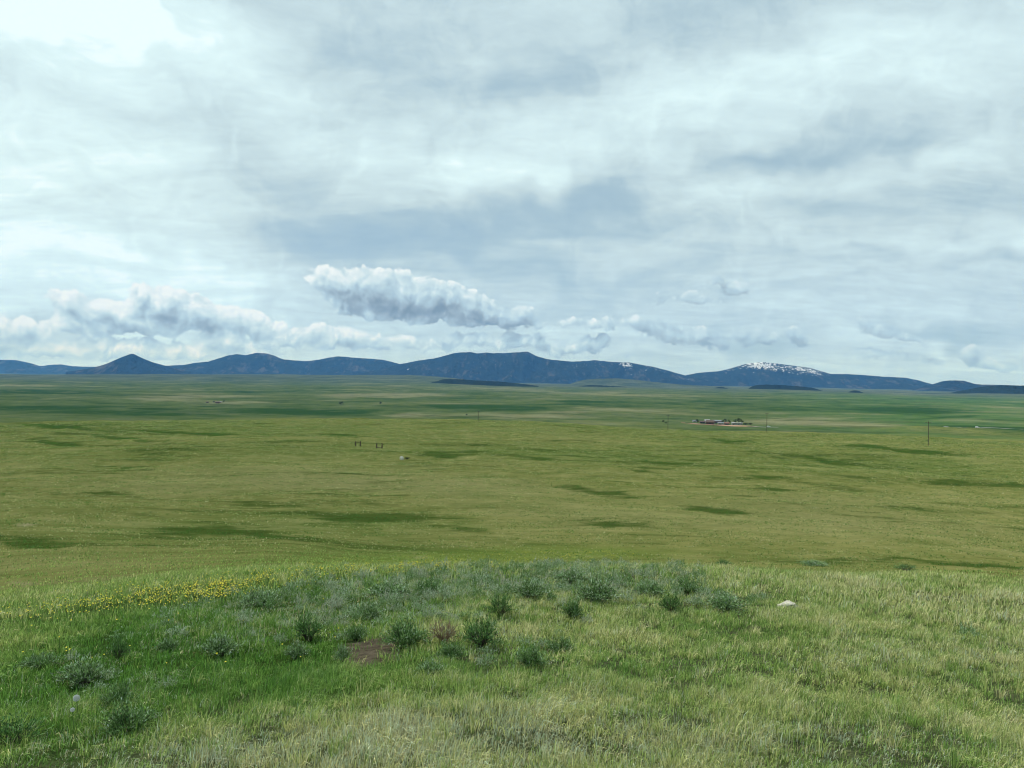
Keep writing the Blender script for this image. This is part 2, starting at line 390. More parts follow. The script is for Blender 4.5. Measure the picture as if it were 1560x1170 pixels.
bs = t.new('ShaderNodeBsdfDiffuse'); t.put(bs.inputs['Color'], cc); bs.inputs['Roughness'].default_value = 1.0
bn = t.new('ShaderNodeBump'); bn.inputs['Strength'].default_value = 0.8; bn.inputs['Distance'].default_value = 0.8
bh = t.math('ADD', t.math('MULTIPLY', k2, 1.0), t.math('MULTIPLY', k3, .35))
t.put(bn.inputs['Height'], bh); t.l.new(bn.outputs[0], bs.inputs['Normal'])
t.l.new(bs.outputs[0], out.inputs[0])
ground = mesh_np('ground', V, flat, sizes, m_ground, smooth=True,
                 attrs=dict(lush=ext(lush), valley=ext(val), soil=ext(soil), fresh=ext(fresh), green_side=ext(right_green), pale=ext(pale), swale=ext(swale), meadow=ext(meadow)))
tag(ground, kind='structure', label='rolling green prairie running down from the knoll to the far plain')

# ================================================================== mountains and foothills
def mountain_mat(name, lo, hi, bald_shading, snow_amt=0.0, snow_z=0.0):
    m, t, out = material(name)
    pos = t.new('ShaderNodeNewGeometry').outputs['Position']
    a1 = t.noise(pos, 0.0016, 7, 0.6); a2 = t.noise(pos, 0.006, 7, 0.65)
    c = t.mix(t.rng(a2, .3, .7), lo, hi)
    c = t.mix(t.rng(t.math('ADD', a1, t.math('MULTIPLY', t.math('SUBTRACT', t.noise(t.mapping(pos, scale=(1.6, .5, .35)), 0.0045, 7, .65), .5), 1.2)), .56, .76, 0, .75), c, bald_shading)  # bald rock and meadow; gully-stretched mask paints ravine shading as lighter patches
    if snow_amt:
        sepz = t.new('ShaderNodeSeparateXYZ'); t.put(sepz.inputs[0], pos)
        sn = t.attr('snow')
        f = t.math('ADD', sn, t.math('MULTIPLY', t.math('SUBTRACT', t.noise(t.mapping(pos, scale=(1, .5, 1.3)), 0.019, 8, 0.75), .5), 3.6))
        c = t.mix(t.rng(f, .60, .74), c, (0.80, 0.83, 0.88))
    b = t.new('ShaderNodeBsdfDiffuse'); t.put(b.inputs['Color'], c)
    bn = t.new('ShaderNodeBump'); bn.inputs['Strength'].default_value = 1.0; bn.inputs['Distance'].default_value = 110
    t.put(bn.inputs['Height'], a2); t.l.new(bn.outputs[0], b.inputs['Normal'])
    t.l.new(b.outputs[0], out.inputs[0])
    return m
m_forest = mountain_mat('forested_mountain', (0.006, 0.012, 0.010), (0.024, 0.034, 0.022), (0.11, 0.10, 0.08))
m_snowy = mountain_mat('snow_patched_mountain', (0.006, 0.012, 0.010), (0.024, 0.034, 0.022), (0.10, 0.095, 0.08), 1.0)
m_woods = mountain_mat('dark_woods', (0.010, 0.018, 0.010), (0.022, 0.034, 0.016), (0.03, 0.045, 0.02))

def ridge(name, sil, Rm, depth, mat, seed, base_drop=60, rough=0.6, spur=0.75, snow=None, label=None, pw=1.1):
    xs = np.array([p[0] for p in sil], float); ys = np.array([p[1] for p in sil], float)
    step = 1.3
    X = np.arange(xs[0], xs[-1] + step, step)
    # smooth interpolation of the skyline
    Y = np.interp(X, xs, ys)
    k = np.exp(-0.5 * (np.arange(-6, 7) / 2.2) ** 2); k /= k.sum()
    Y = np.convolve(np.pad(Y, 6, mode='edge'), k, mode='valid')
    Y = Y + rough * fbm(X / 9, X * 0 + seed, 4, seed)
    az = np.array([azel(x, y)[0] for x, y in zip(X, Y)]); ra = np.array([ratio(x, y) for x, y in zip(X, Y)])
    nt = 46
    tt = np.linspace(-1, 1, nt)
    A, Tt = np.meshgrid(az, tt, indexing='ij')
    dloc = depth * (1 + 0.25 * fbm(A * 14, A * 0 + seed, 3, seed + 3))
    Rr = Rm + Tt * dloc + depth * 0.12 * fbm(A * 25, A * 0 + 3, 3, seed + 5)
    x = Rr * np.sin(A); y = Rr * np.cos(A)
    top = CAMZ + Rm * ra
    base = H(Rm * np.sin(az), Rm * np.cos(az), False) - base_drop
    hgt = np.maximum(top - base, 1.0)
    prof = (1 - np.abs(Tt)) ** pw
    sp = ridged(x / (depth * .42), y / (depth * .75), 4, seed + 9)
    prof = prof - spur * (1 - sp) * np.abs(Tt) * (1 - np.abs(Tt)) * 1.7
    z = base[:, None] + hgt[:, None] * np.clip(prof, 0, 1.02)
    # keep everything at or under the drawn skyline
    zmax = CAMZ + Rr * ra[:, None]
    z = np.minimum(z, zmax)
    snowv = np.zeros_like(z)
    if snow:
        p_x, p_y = project(x, y, z)
        snowv = blobs(p_x, p_y, snow)
    n0, n1_ = A.shape
    idx = np.arange(n0 * n1_).reshape(n0, n1_)
    q = np.stack([idx[:-1, :-1], idx[1:, :-1], idx[1:, 1:], idx[:-1, 1:]], -1).reshape(-1, 4)
    o = mesh_np(name, np.stack([x, y, z], -1).reshape(-1, 3), q.ravel(), np.full(len(q), 4), mat, smooth=True, attrs=dict(snow=snowv.ravel()))
    tag(o, kind='structure', label=label)
    return o
ridge('mountain_range', [(-260, 556), (-200, 550), (-120, 545), (-60, 549), (-20, 548), (0, 547), (25, 547.5), (45, 552), (62, 557), (75, 555), (92, 554), (108, 557), (130, 558), (160, 558), (200, 559), (260, 562)], 27000, 2600, m_forest, 101, 150, label='pale blue distant range at the far left edge')
ridge('conical_butte', [(100, 566), (130, 562), (150, 557.5), (165, 552.5), (180, 545.5), (192, 540.5), (199, 537.6), (204, 537.8), (212, 542.5), (222, 547), (235, 552), (250, 556), (268, 561), (290, 566)], 17000, 900, m_forest, 103, 50, 0.25, 0.3, label='sharp conical blue butte standing alone')
ridge('mountain_range', [(215, 566), (250, 556.5), (280, 555.5), (300, 551), (318, 550), (335, 544), (350, 540), (362, 538), (375, 540), (390, 536), (405, 536), (418, 540), (430, 546), (445, 548), (465, 549), (485, 547), (500, 544), (515, 541.6), (535, 543.5), (560, 545), (585, 547), (600, 551), (625, 558), (650, 566)], 20500, 2200, m_forest, 107, 60, label='blue double humped mountains left of the big cloud')
ridge('mountain_range', [(540, 570), (580, 562), (600, 556.5), (612, 553), (640, 548), (660, 545), (680, 540), (695, 535.5), (720, 535), (728, 537.3), (737, 535), (770, 536), (790, 535), (805, 534), (816, 540.4), (841, 547), (873, 550), (890, 548.5), (905, 547), (932, 550), (959, 551), (989, 556.5), (1016, 563), (1043, 571), (1080, 580), (1120, 592)], 18000, 2200, m_snowy, 111, 40,
      snow=[(954, 556, 12, 5, 10, .75), (916, 557, 7, 1.5, 0, .45), (965, 571, 4, 1.2, 0, .5), (985, 563, 3, 6, 0, .3), (1000, 563, 22, 4, 20, .32), (880, 556, 24, 5, 0, .26), (1040, 575, 20, 3, 10, .25), (740, 548, 40, 7, 0, .16), (622, 563, 5, 1, 0, .4), (818, 541, 3, 1, 30, .5)], label='long dark blue mountain mass under the white cumulus')
ridge('mountain_range', [(960, 590), (1000, 580), (1043, 571.5), (1064, 567), (1097, 564.6), (1113, 560), (1137, 552.5), (1158, 550), (1164, 550), (1194, 554), (1234, 559), (1264, 568.6), (1301, 569.5), (1342, 572.7), (1377, 574), (1396, 578), (1420, 585), (1450, 592), (1480, 600)], 19500, 2000, m_snowy, 113, 40,
      snow=[(1148, 556, 30, 8, -6, .58), (1190, 561, 42, 8, 8, .52), (1235, 565, 26, 5, 16, .56), (1110, 563, 12, 4, -30, .3)], label='snow dusted blue mountain right of centre')
ridge('mountain_range', [(1390, 594), (1410, 587.5), (1420, 585), (1436, 580), (1452, 578.6), (1468, 579), (1487, 585), (1517, 585.8), (1560, 587), (1620, 586), (1700, 580), (1800, 584)], 16500, 1500, m_forest, 117, 30, label='low rounded blue hill at the right edge')
ridge('wooded_foothill', [(628, 588), (645, 585), (665, 581), (676, 577), (700, 577.5), (720, 579), (760, 581), (790, 584), (820, 588)], 7700, 320, m_woods, 121, 8, 0.8, 0.3, label='dark wooded bench below the central mountains')
ridge('grassy_foothill', [(840, 592), (868, 585), (885, 579), (905, 577), (940, 576), (965, 578), (1000, 582), (1040, 586), (1080, 588), (1120, 589), (1160, 592)], 10500, 600, None or m_forest, 123, 8, 0.3, 0.15, label='pale green foothill in front of the central mountains')
ridge('wooded_foothill', [(868, 592), (880, 588), (900, 586.5), (915, 587), (935, 588), (955, 589.5), (972, 593)], 8600, 260, m_woods, 127, 6, 0.8, 0.3, label='low dark strip of woods on the green foothill')
ridge('wooded_foothill', [(1075, 595), (1088, 591), (1097, 589), (1105, 590), (1115, 595)], 8800, 200, m_woods, 129, 6, 0.6, 0.3, label='smallest dark clump of woods below the snowy mountain')
ridge('wooded_foothill', [(1135, 597), (1142, 590), (1150, 586.5), (1170, 585.5), (1195, 586.5), (1220, 588.5), (1240, 591), (1255, 596)], 8800, 330, m_woods, 131, 6, 0.8, 0.3, label='largest dark wooded hill below the snowy mountain')
ridge('wooded_foothill', [(1270, 601), (1282, 598), (1292, 597.5), (1300, 594.5), (1309, 595), (1318, 600), (1328, 602)], 8200, 180, m_woods, 133, 5, 0.5, 0.3, label='small dark wooded knob right of the largest wooded hill')
ridge('wooded_foothill', [(1440, 600), (1470, 594), (1500, 588), (1530, 586.5), (1560, 587), (1640, 588), (1720, 600)], 9800, 420, m_woods, 137, 8, 0.6, 0.3, label='dark wooded rise at the right edge of the plain')
bpy.data.objects['grassy_foothill'].data.materials.clear()
bpy.data.objects['grassy_foothill'].data.materials.append(m_ground)

#@@OBJECTS@@
# ================================================================== grass
def leaf_material(name, stops, transl=0.35):
    """blade / leaf material; 'tone' picks the plant's own colour along a ramp, 'rnd' varies it"""
    m, t, out = material(name)
    tone = t.attr('tone'); rnd = t.attr('rnd')
    v = t.math('ADD', tone, t.math('MULTIPLY', t.math('SUBTRACT', rnd, .5), .22), clamp=True)
    c = t.ramp(v, stops)
    hsv = t.new('ShaderNodeHueSaturation'); t.put(hsv.inputs['Color'], c)
    t.put(hsv.inputs['Value'], t.rng(rnd, 0, 1, .40, 1.38))
    c = hsv.outputs[0]
    d = t.new('ShaderNodeBsdfDiffuse'); t.put(d.inputs['Color'], c)
    tr = t.new('ShaderNodeBsdfTranslucent'); t.put(tr.inputs['Color'], c)
    gl = t.new('ShaderNodeBsdfGlossy'); gl.inputs['Roughness'].default_value = 0.45; gl.inputs['Color'].default_value = (.8, .8, .8, 1)
    mx = t.new('ShaderNodeMixShader'); mx.inputs[0].default_value = transl * .75
    t.l.new(d.outputs[0], mx.inputs[1]); t.l.new(tr.outputs[0], mx.inputs[2])
    m2 = t.new('ShaderNodeMixShader'); m2.inputs[0].default_value = 0.02
    t.l.new(mx.outputs[0], m2.inputs[1]); t.l.new(gl.outputs[0], m2.inputs[2])
    t.l.new(m2.outputs[0], out.inputs[0])
    return m
# tone: 0 vivid green .. .35 mid green .. .6 olive .. .8 straw .. 1 grey sage
m_grass = leaf_material('prairie_grass', [(0.0, (0.095, 0.240, 0.036)), (0.30, (0.175, 0.320, 0.064)), (0.52, (0.310, 0.440, 0.115)), (0.70, (0.480, 0.520, 0.190)), (0.84, (0.690, 0.650, 0.340)), (1.0, (0.430, 0.520, 0.370))])

def blades(root, L, w, lean_dir, lean, tone):
    n = len(root)
    a = rng.uniform(0, 2 * math.pi, n)
    side = np.stack([np.cos(a), np.sin(a), np.zeros(n)], -1)
    ld = np.stack([np.cos(lean_dir), np.sin(lean_dir), np.zeros(n)], -1)
    up_ = np.array([0, 0, 1.0])
    L = L[:, None]; w = w[:, None]; le = lean[:, None]
    mid = root + up_ * L * .55 * np.sqrt(np.maximum(1 - (le * .45) ** 2, .1)) + ld * L * le * .28
    tip = root + up_ * L * .98 * np.sqrt(np.maximum(1 - (le * .85) ** 2, .08)) + ld * L * le * .85
    v = np.stack([root - side * w * .5 - up_ * .02, root + side * w * .5 - up_ * .02, mid - side * w * .42, mid + side * w * .42, tip], 1)
    b = (np.arange(n) * 5)[:, None]
    q = np.concatenate([b + [0, 1, 3, 2], b + [2, 3, 4]], 1)
    sz = np.tile([4, 3], n)
    rn = rng.random(n)
    return v.reshape(-1, 3), q.ravel(), sz, np.repeat(tone, 5), np.repeat(rn, 5)

def sector(n, r0, r1, amax=R(39)):
    r = np.sqrt(rng.uniform(r0 * r0, r1 * r1, n)); a = rng.uniform(-amax, amax, n)
    return r * np.sin(a), r * np.cos(a), r
def keep_soil(px, py): return blobs(px, py, [(562, 994, 52, 20, -6, 1.1), (548, 1014, 26, 12, 0, .9), (1026, 925, 24, 5, 0, .5)])
SAGE = [(700, 905, 230, 34, -4, 1.0), (930, 890, 120, 26, 2, .9), (500, 935, 120, 30, -6, .8), (780, 985, 110, 45, 0, .45), (330, 960, 120, 40, 0, .4), (150, 1060, 160, 60, 0, .3), (1110, 920, 60, 12, 0, .6), (420, 1150, 260, 32, 0, .40), (780, 1125, 170, 40, 0, .40), (1280, 1120, 200, 26, 0, .30), (1450, 1000, 120, 22, 0, .2)]
def grass_layer(ntuft, per, r0, r1, Lr, wr, spread):
    tx, ty, tr = sector(ntuft, r0, r1)
    tz = H(tx, ty, False)
    px, py = project(tx, ty, tz)
    wv = fbm(tx / 1.7, ty / 1.7, 3, 41); wv2 = fbm(tx / 5.5, ty / 5.5, 2, 43); wv3 = fbm(tx / .5, ty / .5, 2, 44)
    dens = 0.80 + 0.9 * wv + 1.7 * wv3
    dens = dens * (1 - sstep(30, 75, tr))
    soilk = keep_soil(px, py)
    soilk = soilk * 1.2
    keep = (rng.random(ntuft) < np.clip(dens, .30 if r0 < 26 else 0, 1)) & (rng.random(ntuft) > np.minimum(soilk * 1.25, .93))
    tx, ty, tr, px, py, wv, wv2, wv3 = (q[keep] for q in (tx, ty, tr, px, py, wv, wv2, wv3))
    fr = blobs(px + 60 * wv2, py + 40 * wv, fresh_blobs)
    sg = blobs(px, py, SAGE)
    grey = blobs(px + 50 * wv, py + 25 * wv2, [(420, 1150, 330, 45, -4, 1.), (780, 1140, 260, 70, 0, .6), (1250, 1150, 300, 40, 0, .5), (880, 1060, 160, 25, 0, .3), (1350, 1010, 220, 30, 0, .3)])
    tone = 0.54 + 0.42 * wv + 0.24 * wv2 + 0.22 * wv3 - 0.40 * np.clip(fr, 0, 1) + 0.10 * np.clip(grey, 0, 1) + 0.12 * sstep(1050, 1450, px) * sstep(1050, 850, py)
    straw = rng.random(len(tx)) < (.11 - .13 * np.clip(fr, 0, 1) + .10 * (wv3 > .1))
    tone = np.where(straw, tone + .26, tone)
    tone = np.where(rng.random(len(tx)) < np.clip(grey, 0, .8) * .75 + np.clip(sg, 0, 1) * .55, .97, tone)
    tone = np.where(rng.random(len(tx)) < .16, tone - .22, tone)
    farn = sstep(20, 34, tr); tone = tone * (1 - farn) + (.40 + .10 * wv) * farn
    tone = np.clip(tone + rng.normal(0, .05, len(tx)), 0.0, 1)
    tl = rng.uniform(.45, 1.35, len(tx)) * (1 + .6 * wv + .5 * wv3)
    ang = rng.uniform(0, 2 * math.pi, len(tx))
    n = len(tx) * per
    rep = lambda q: np.repeat(q, per)
    bx = rep(tx) + rng.normal(0, spread, n); by = rep(ty) + rng.normal(0, spread, n)
    bz = H(bx, by)
    L = rng.uniform(Lr[0], Lr[1], n) * rep(tl) * (1 - .35 * (rep(tone) > .95))
    w = rng.uniform(wr[0], wr[1], n)
    # leans outward from the tuft and down wind
    ox, oy = bx - rep(tx), by - rep(ty)
    wind = 0.30
    wa = rep(-.35 + 2.2 * fbm(tx / 1.3, ty / 1.3, 2, 47)); ws = rep(.8 + 1.6 * fbm(tx / .9, ty / .9, 2, 48))
    dx = ox / (spread + 1e-6) + ws * np.cos(wa) * 1.2 + rng.normal(0, .8, n); dy = oy / (spread + 1e-6) + ws * np.sin(wa) * 1.2 + rng.normal(0, .8, n)
    lean = np.clip(0.32 * np.hypot(dx, dy) + rng.normal(.1, .2, n), .05, 1.1)
    return blades(np.stack([bx, by, bz], -1), L, w, np.arctan2(dy, dx), lean, rep(tone))
parts = [grass_layer(42000, 7, 3.2, 7.5, (.035, .10), (.0030, .0055), .028),
         grass_layer(52000, 6, 7.5, 13, (.04, .105), (.0045, .008), .036),
         grass_layer(64000, 4, 13, 26, (.07, .16), (.008, .014), .05),
         grass_layer(60000, 2, 26, 75, (.04, .09), (.018, .034), .10)]
def bunches(nt, per):
    tx, ty, tr = sector(nt, 3.3, 19)
    px, py = project(tx, ty, H(tx, ty, False))
    wv = fbm(tx / 2.3, ty / 2.3, 2, 141)
    k = (rng.random(nt) < np.clip(.5 + 1.2 * wv, .08, 1)) & (rng.random(nt) > keep_soil(px, py) * 1.6) & (rng.random(nt) < sstep(22, 5, tr) + .15)
    tx, ty, tr, px, py = tx[k], ty[k], tr[k], px[k], py[k]
    fr = np.clip(blobs(px, py, fresh_blobs), 0, 1)
    tone = np.clip(rng.choice([.38, .50, .60, .70, .78], len(tx), p=[.26, .18, .18, .20, .18]) - .30 * fr + rng.normal(0, .03, len(tx)), 0, .86)
    size = rng.uniform(.6, 1.25, len(tx)); hd = rng.normal(0.1, 1.0, len(tx))
    n = len(tx) * per; rep = lambda q: np.repeat(q, per)
    a = rng.uniform(0, 2 * math.pi, n); rr = np.abs(rng.normal(0, .022, n)) * rep(size)
    bx = rep(tx) + np.cos(a) * rr; by = rep(ty) + np.sin(a) * rr
    dx = np.cos(a) + .7 * np.cos(rep(hd)); dy = np.sin(a) + .7 * np.sin(rep(hd))
    lean = np.clip(np.hypot(dx, dy) * rng.uniform(.25, .85, n), .05, 1.12)
    return blades(np.stack([bx, by, H(bx, by)], -1), rng.uniform(.07, .165, n) * rep(size), np.maximum(.0032, rep(tr) * .00048), np.arctan2(dy, dx), lean, np.clip(rep(tone) + rng.normal(0, .05, n), 0, .88))
parts.append(bunches(5200, 34))
def far_tufts(nt, per, r0, r1):
    r = rng.uniform(r0, r1, nt); a = rng.uniform(-R(38), R(38), nt); tx, ty = r * np.sin(a), r * np.cos(a)
    px, py = project(tx, ty, H(tx, ty))
    wx_ = 28 * fbm(px / 60, py / 14, 4, 71); wy_ = 5 * fbm(px / 50 + 9, py / 12, 4, 72)
    lu = blobs(px + wx_, py + wy_, LUSH)
    cl = fbm(tx / 9, ty / 5, 4, 151)
    k = rng.random(nt) < np.clip(.55 + 1.3 * cl + .3 * lu, .10, 1) * sstep(r0, r0 + 30, r)
    tx, ty, r, lu, cl = tx[k], ty[k], r[k], lu[k], cl[k]; n = len(tx) * per; rep = lambda q: np.repeat(q, per)
    tone = np.where(rng.random(len(tx)) < .34, rng.uniform(.10, .36, len(tx)), rng.uniform(.50, .84, len(tx)))
    tone = np.where(lu > .35, rng.uniform(0, .2, len(tx)), tone)
    sp_ = rep(.12 + r * .0016)
    bx = rep(tx) + rng.normal(0, 1, n) * sp_; by = rep(ty) + rng.normal(0, 1, n) * sp_ * .5
    L = rng.uniform(.6, 1.3, n) * (.07 + rep(r) * .00042)
    v, q, sz, tn, rn_ = blades(np.stack([bx, by, H(bx, by)], -1), L, rep(.015 + r * .00065) * rng.uniform(.6, 1.4, n), rng.uniform(0, 6.28, n), rng.uniform(.2, 1.0, n), rep(tone))
    rn_ = np.where(tn < .32, .12 + rn_ * .4, rn_ * .70)
    return v, q, sz, tn, rn_
parts.append(far_tufts(210000, 3, 40, 520))
off = 0; vs, fs, ss, to, rn = [], [], [], [], []
for v, q, sz, tn, r_ in parts:
    vs.append(v); fs.append(q + off); ss.append(sz); to.append(tn); rn.append(r_); off += len(v)
grass = mesh_np('grass', np.concatenate(vs), np.concatenate(fs), np.concatenate(ss), m_grass, attrs=dict(tone=np.concatenate(to), rnd=np.concatenate(rn)))
tag(grass, 'short wind bent prairie grass of green, olive and straw blades over the knoll', 'grass', kind='stuff')
# taller seed stalks, pale
sx_, sy_, sr_ = sector(5200, 3.4, 24)
px, py = project(sx_, sy_, H(sx_, sy_, False))
k = rng.random(len(px)) < np.clip(.22 + .5 * sstep(600, 1200, px) + .7 * fbm(sx_ / 2, sy_ / 2, 2, 51) - .3 * blobs(px, py, fresh_blobs), .03, 1)
sx_, sy_, sr_ = sx_[k], sy_[k], sr_[k]; n = len(sx_)
v, q, sz, tn, r_ = blades(np.stack([sx_, sy_, H(sx_, sy_)], -1), rng.uniform(.14, .26, n), np.maximum(.0024, sr_ * .0005), rng.normal(-.25, .7, n), rng.uniform(.35, .85, n), rng.uniform(.66, .84, n))
stalks = mesh_np('seed_stalks', v, q, sz, m_grass, attrs=dict(tone=tn, rnd=r_))
tag(stalks, 'thin pale seed stalks standing above the short grass', 'grass', kind='stuff')

# ================================================================== yellow flowers
m_yel = simple_mat('yellow_petals', (0.84, 0.71, 0.03), 0.6, .2, 40)
m_fl_leaf = simple_mat('flower_greens', (0.07, 0.13, 0.03), 0.7, .3, 12)
path = [(10, 949, 8, .5), (110, 938, 9, .7), (190, 924, 9, 1.3), (250, 913, 7, 1.4), (310, 906, 7, 2.1), (345, 902, 7, 1.6), (400, 892, 9, 1.0), (480, 882, 9, .9), (560, 872, 7, 1.5), (640, 865, 7, 1.3), (690, 861, 7, 1.5), (780, 855, 6, 1.3), (860, 849, 5, 1.2), (950, 847, 5, .8)]
fxy = []
for i in range(len(path) - 1):
    (xa, ya, sa, da), (xb, yb, sb, db) = path[i], path[i + 1]
    for _ in range(int(380 * (da + db) / 2)):
        u = rng.random(); w_ = rng.normal(0, 1)
        X, Y = xa + (xb - xa) * u + rng.normal(0, 18), ya + (yb - ya) * u + w_ * (sa + (sb - sa) * u) * 1.15
        if noise2(X / 22, Y / 7, 61) < -.08 + .3 * rng.random(): continue
        az0 = azel(X, Y)[0]
        fxy.append((X, Y, az0))
for _ in range(28):
    fxy.append((rng.uniform(0, 560), rng.normal(985, 40), 0))
# rows -> distance: table per column, quick inverse
def fast_ground(X, Y):
    d = pdir(X, Y); c = math.hypot(d.x, d.y); hx, hy = d.x / c, d.y / c
    rr = np.exp(np.linspace(math.log(5), math.log(60), 260))
    g = H(hx * rr, hy * rr, False) - (CAMZ + rr * d.z / c)
    kk = int(np.argmax(g > 0)) if (g > 0).any() else -1
    return hx * rr[kk], hy * rr[kk]
fl = MB(); st = MB()
for X, Y, _ in fxy:
    gx, gy = fast_ground(X, Y); gx += rng.normal(0, .03); gy += rng.normal(0, .25)
    gz = float(H(gx, gy)); h = rng.uniform(.10, .19); s_ = rng.uniform(.007, .013) * (1.0 + .02 * max(0, math.hypot(gx, gy) - 10))
    nrm = Vector((rng.normal(0, .35), -.45 + rng.normal(0, .35), 1)).normalized(); a_ = nrm.orthogonal().normalized(); b_ = nrm.cross(a_)
    c_ = Vector((gx + rng.normal(0, .02), gy, gz + h))
    n_ = 10
    rim = [c_ + (a_ * math.cos(2 * math.pi * k / n_) + b_ * math.sin(2 * math.pi * k / n_)) * s_ * (1 if k % 2 else .55) + nrm * s_ * .25 for k in range(n_)]
    fl.add([c_] + rim, [(0, 1 + k, 1 + (k + 1) % n_) for k in range(n_)])
    st.add([(gx - .003, gy, gz), (gx + .003, gy, gz), c_ + Vector((.002, 0, 0)), c_ - Vector((.002, 0, 0))], [(0, 1, 2, 3)])
flowers = fl.build('yellow_flowers', m_yel); tag(flowers, 'band of small yellow flowers in the grass below the sagebrush', 'flowers', kind='stuff')
st.build('stems', m_fl_leaf, flowers)['kind'] = 'stuff'

# ================================================================== sagebrush
m_sage = leaf_material('sage_leaves', [(0.0, (0.060, 0.160, 0.036)), (0.35, (0.140, 0.270, 0.078)), (0.6, (0.255, 0.375, 0.155)), (0.8, (0.52, 0.62, 0.47)), (1.0, (0.30, 0.22, 0.13))], .18)
m_bark = simple_mat('sage_bark', (0.062, 0.048, 0.040), 0.9, .4, 60)
def bush_meshes(seed, nshoot, nleaf, tone_mu, twig, upr, flat_h=.75):
    g = np.random.default_rng(seed)
    stem = MB(); rt = []; ld = []; ll = []; tn = []
    for s_ in range(nshoot):
        az0 = g.uniform(0, 2 * math.pi); u = g.random() ** .6; el0 = math.acos(min(1, u * .93))      # polar angle from the vertical
        Ls = g.uniform(.70, 1.08)
        d0 = Vector((math.cos(az0) * math.sin(el0 * .55), math.sin(az0) * math.sin(el0 * .55), math.cos(el0 * .55)))
        tip = Vector((math.cos(az0) * u * Ls, math.sin(az0) * u * Ls, flat_h * Ls * (math.cos(u * 1.25) * .95 + .06)))
        if upr: tip.z *= g.uniform(.85, 1.25)
        base = Vector((math.cos(az0) * .10 * g.random(), math.sin(az0) * .10 * g.random(), 0))
        ctrl = base + d0 * .42
        pts = [(1 - q) ** 2 * base + 2 * q * (1 - q) * ctrl + q * q * tip for q in (0, .33, .66, 1)]
        stem.tube(pts, [.030 if s_ % 4 == 0 else .016, .013, .008, .003], 4)
        for k in range(nleaf):
            q = g.uniform(.38 if not twig else .62, 1.04)
            p = (1 - q) ** 2 * base + 2 * q * (1 - q) * ctrl + q * q * tip
            rt.append((p.x + g.normal(0, .035), p.y + g.normal(0, .035), p.z + g.normal(0, .03)))
            dv_ = Vector((g.normal(0, .65), g.normal(0, .65), g.uniform(.1, 1.1))) + (tip - ctrl).normalized() * .7
            ld.append(tuple(dv_.normalized())); ll.append(g.uniform(.07, .15)); tn.append(tone_mu + .22 * (q - .7) + g.normal(0, .10) + (.25 if g.random() < .10 else 0))
    rt = np.array(rt); ld = np.array(ld); ll = np.array(ll)[:, None]; tn = np.clip(np.array(tn), 0, .86)
    sd_ = np.cross(ld, g.normal(0, 1, (len(rt), 3))); sd_ /= np.linalg.norm(sd_, axis=1)[:, None] + 1e-6
    w = ll * .15
    v = np.stack([rt, rt + ld * ll * .6 - sd_ * w, rt + ld * ll, rt + ld * ll * .6 + sd_ * w], 1).reshape(-1, 3)
    n = len(rt)
    f = (np.arange(n) * 4)[:, None] + [0, 1, 2, 3]
    return stem, v, f.ravel(), np.full(n, 4), np.repeat(tn, 4), np.repeat(g.random(n), 4)
STYLE = dict(leafy=(90, 34, .36, False, True, .85), silver=(80, 32, .48, False, True, .7), dark=(70, 17, .20, True, True, .9), low=(70, 26, .45, False, False, .5), dead=(70, 5, .78, True, False, .7))
protos = {}
m_dead = simple_mat('dead_twigs', (0.20, 0.135, 0.085), 0.9, .4, 40)
def bush(x, y, wpx, hpx, style, label, name='sagebrush'):
    P0, r_ = p2g(x, y, 4, 80)
    rad = wpx / FPX * r_ * .5; hh = hpx / FPX * r_
    key = (style, len([1 for b_ in protos if b_[0] == style]) if len([1 for b_ in protos if b_[0] == style]) < 2 else random.randint(0, 1))
    root = empty(name, P0 - Vector((0, 0, .015)), random.uniform(0, 6.28), label, 'shrub', 'sagebrush and other shrubs on the knoll')
    if key not in protos:
        s5 = STYLE[style]
        stem, v, f, sz, tn, rn_ = bush_meshes(hash(style) % 1 + 31 * len(protos) + 5, *s5)
        fo = mesh_np('foliage', v, f, sz, m_sage, root, attrs=dict(tone=tn if style != 'dead' else np.clip(tn + .2, 0, 1), rnd=rn_))
        so = stem.build('stems', m_dead if style == 'dead' else m_bark, root)
        protos[key] = (fo, so)
    else:
        for o in protos[key]:
            c = o.copy(); col.objects.link(c); c.parent = root
    root.scale = (rad * 1.22, rad * 1.22, hh / STYLE[style][5] * .98)
    return root
